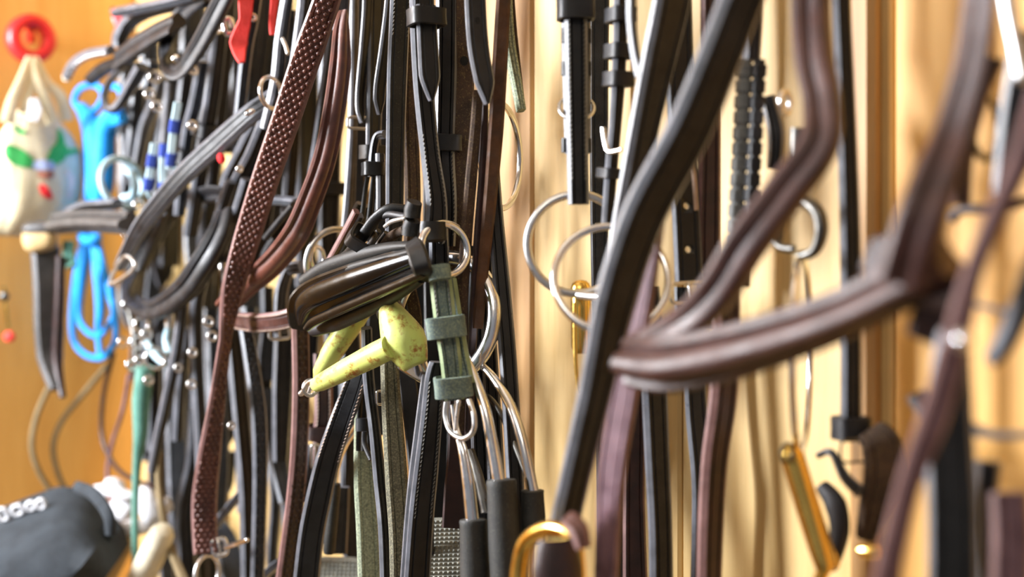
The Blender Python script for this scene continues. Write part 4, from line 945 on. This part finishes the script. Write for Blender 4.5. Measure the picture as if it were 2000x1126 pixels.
for pts, w_ in (([(156, 215), (146, 196), (158, 172), (186, 166), (202, 184), (192, 208), (176, 220)], 13), ([(200, 176), (224, 168), (238, 184), (230, 214), (206, 222)], 14),
                ([(160, 210), (182, 250), (190, 310), (186, 370), (172, 420), (170, 462)], [24, 44, 46, 42, 28, 18]), ([(230, 216), (206, 250), (200, 310), (200, 360), (188, 420), (180, 462)], [28, 46, 50, 44, 26, 18]),
                ([(176, 220), (176, 300), (182, 400), (174, 462)], [26, 30, 30, 18]), ([(240, 230), (226, 236), (206, 240)], [20, 22, 18]),
                ([(168, 462), (152, 540), (142, 620), (146, 668), (170, 694), (200, 698), (214, 684)], [20, 20, 14, 12, 12, 14, 14]),
                ([(176, 462), (160, 540), (154, 610), (164, 640), (190, 656), (212, 636), (224, 610)], [20, 22, 14, 12, 12, 12, 12]),
                ([(184, 462), (192, 530), (196, 600), (192, 650), (196, 694)], [18, 24, 20, 12, 12]), ([(190, 470), (206, 540), (222, 600), (226, 660), (210, 694)], [14, 16, 14, 12, 12]),
                ([(196, 520), (214, 560), (218, 590)], [14, 22, 14])):
    tube(T, pts, w_, 0.09, 'bluerope', 'rope', n=10)
tube(T, [(160, 462), (174, 470), (190, 464)], 20, 0.1, 'bluerope', 'knot', roundend=True)
T = Thing('noseband', 'greyish brown padded noseband sticking out level with a pale taped loop, left', 'noseband')
strap(T, [(110, 436), (150, 432), (200, 432), (256, 436)], [42, 44, 44, 46], 0.16, -10, 'grey', 'noseband_strap', t=0.010, prof='raised')
strap(T, [(128, 416), (160, 404), (200, 400), (230, 398)], [14, 20, 20, 20], 0.15, -20, 'black', 'upper_strap', t=0.008)
blob(T, (78, 466), 34, 22, 26, 0.165, 'tan', 'taped_loop', rot=10, sq=0.7)
blob(T, (80, 446), 36, 20, 14, 0.165, 'grey', 'bent_loop', rot=4, sq=0.7)
strap(T, [(88, 480), (94, 560), (96, 640), (98, 700), (108, 760)], [56, 58, 58, 50, 22], 0.155, 18, 'grey', 'hanging_strap', t=0.010, prof='plain')
strap(T, [(118, 500), (116, 600), (112, 700), (122, 776)], [16, 20, 20, 12], 0.15, 20, 'dkbrown', 'back_strap', t=0.007, prof='plain')
strap(T, [(140, 520), (134, 500), (134, 470)], 22, 0.14, 0, 'teal', 'teal_tab', t=0.004)
for lab, pts, w_, mt in (('leftmost grey-brown cord bowing over the yellow wall', [(98, 750), (72, 810), (62, 870), (76, 920), (102, 962)], 11, 'cord'),
        ('second grey-brown cord bowing over the yellow wall', [(210, 712), (170, 760), (122, 820), (104, 870), (112, 920), (130, 960)], 11, 'cord'),
        ('dark thin cord dropping from the blue halter and curling to the white bundle', [(222, 690), (204, 760), (198, 830), (208, 880), (240, 924), (300, 950)], 9, 'dkbrown'),
        ('purplish thin cord crossing the dark one above the white bundle', [(252, 730), (240, 800), (218, 870), (210, 930), (222, 990), (250, 1040)], 8, 'purple')):
    T = Thing('cord', lab, 'cord')
    tube(T, pts, w_, 0.05 if mt == 'cord' else 0.09, mt, 'cord', L=(mt == 'cord'))
T = Thing('felt_pad', 'charcoal felt saddle pad with worn white lettering, lower left corner', 'saddle pad')
d = 1.42
def PD(x, y, dd): return D(x, y, dd)
top = [(-60, 1016), (0, 992), (60, 968), (110, 950), (150, 950), (180, 970), (206, 1004), (214, 1034)]
bot = [(-60, 1190), (0, 1190), (30, 1190), (60, 1190), (80, 1190), (96, 1180), (120, 1160), (140, 1130)]
V, F = [], []
R_ = 8
for t_, b_ in zip(top, bot):
    for j in range(R_+1):
        u = j/R_; x = t_[0]+(b_[0]-t_[0])*u; y = t_[1]+(b_[1]-t_[1])*u
        V.append(PD(x, y, 1.44-0.10*math.sin(u*math.pi*0.5)-0.02*math.sin(u*math.pi)))
for i in range(len(top)-1):
    for j in range(R_): F.append((i*(R_+1)+j, i*(R_+1)+j+1, (i+1)*(R_+1)+j+1, (i+1)*(R_+1)+j))
nv = len(V); off_ = FWD*0.03-UPV*0.02+RGT*0.012
V += [v+off_ for v in V[:nv]]; F += [tuple(a+nv for a in f[::-1]) for f in F[:]]
per = [i*(R_+1) for i in range(len(top))]+[(len(top)-1)*(R_+1)+j for j in range(1, R_+1)]+[i*(R_+1)+R_ for i in range(len(top)-2, -1, -1)]+[j for j in range(R_-1, 0, -1)]
for i in range(len(per)): a_, b_ = per[i], per[(i+1) % len(per)]; F.append((b_, a_, a_+nv, b_+nv))
pad = T.add('pad', V, F, 'padcloth', sharp=60)
strap(T, [(150, 950), (184, 966), (212, 1006), (216, 1044)], [24, 26, 24, 20], 0.18, -10, 'padcloth', 'bound_edge', t=0.008, prof='oval')
strap(T, [(216, 1030), (190, 1070), (150, 1110), (110, 1180)], [30, 30, 30, 30], 0.14, 0, 'padcloth', 'lower_layer', t=0.02, prof='oval')
for x, y, w_, h_ in ((6, 1004, 12, 22), (34, 996, 15, 17), (60, 988, 12, 14), (80, 984, 11, 16)):
    c_ = PD(x, y, 1.405); k_ = 1.405/FPX
    ru = (RGT*0.93+UPV*0.34); uu = (UPV*0.9-RGT*0.3-FWD*0.25)
    pts = [c_+ru*px_*k_+uu*py_*k_ for px_, py_ in rrect(w_*0.62, h_*0.55, 6)]
    V, F = tubemesh(pts, 4.2*k_, True, 8)
    T.add('letter_mark', V, F, 'whitep', pad, sharp=180)
T = Thing('bandages', 'crumpled white leg bandages behind the teal rope, bottom left', 'bandage')
for x, y, rx, rz, rt, sd in ((206, 958, 24, 14, -10, 1), (226, 944, 22, 10, -20, 2), (240, 966, 34, 11, -12, 3), (236, 1000, 34, 26, 30, 4), (292, 990, 26, 40, 20, 5), (262, 1030, 34, 16, 0, 6), (322, 984, 14, 18, 30, 7)):
    blob(T, (x, y), rx, 20, rz, 0.09, 'whitep', 'fold', rot=rt, lump=0.08, seed=sd)
T = Thing('wrap_roll', 'cream rolled wrap leaning at the bottom, right of the teal rope', 'wrap')
turned(T, (322, 1030), (252, 1180), [(0, 14), (0.02, 34), (0.08, 48), (0.5, 54), (1, 54)], 0.12, 'cream', 'roll')
T = Thing('wrap_roll', 'tan rolled wrap leaning at the bottom, left of the teal rope', 'wrap')
turned(T, (246, 1050), (160, 1190), [(0, 12), (0.02, 30), (0.08, 44), (0.5, 54), (1, 54)], 0.1, 'tan', 'roll')
T = Thing('hook', 'small orange-glinting hook low on the left wall at the left edge', 'hook')
blob(T, (18, 657), 12, 8, 11, 0.05, 'redweb', 'hook_tip', L=True)
tube(T, [(8, 560), (12, 610), (18, 650)], [7, 8, 8], 0.04, 'brass', 'hook_stem', L=True)
blob(T, (8, 578), 10, 6, 10, 0.045, 'darksteel', 'hook_plate', L=True)

finish()
# punch real holes through the flat black rein (the wall shows through them)
for part_, f_ in CUT:
    p, Tn, S, N, ww = at(part_, f_)
    pl = part_.o.parent.matrix_basis.translation if part_.o.parent else part_.o.location
    path = [p-N*0.01-pl, p+N*0.01-pl]
    V, F = [], []
    for e_ in path:
        for k_ in range(16):
            a_ = 2*math.pi*k_/16; V.append(e_+(S*math.cos(a_)*1.15+Tn*math.sin(a_))*0.0024)
    F = [(i, (i+1) % 16, (i+1) % 16+16, i+16) for i in range(16)]+[tuple(range(16))[::-1], tuple(range(16, 32))]
    cut = mkmesh('hole_punch', V, F, M['dark'], Vector((0, 0, 0)), 30)
    if part_.o.parent: cut.parent = part_.o.parent
    else: cut.location = part_.o.location
    md = part_.o.modifiers.new('hole', 'BOOLEAN'); md.object = cut; md.operation = 'DIFFERENCE'
    bpy.context.view_layer.update()
    dg = bpy.context.evaluated_depsgraph_get()
    me = bpy.data.meshes.new_from_object(part_.o.evaluated_get(dg))
    part_.o.modifiers.clear(); part_.o.data = me
    bpy.data.objects.remove(cut)
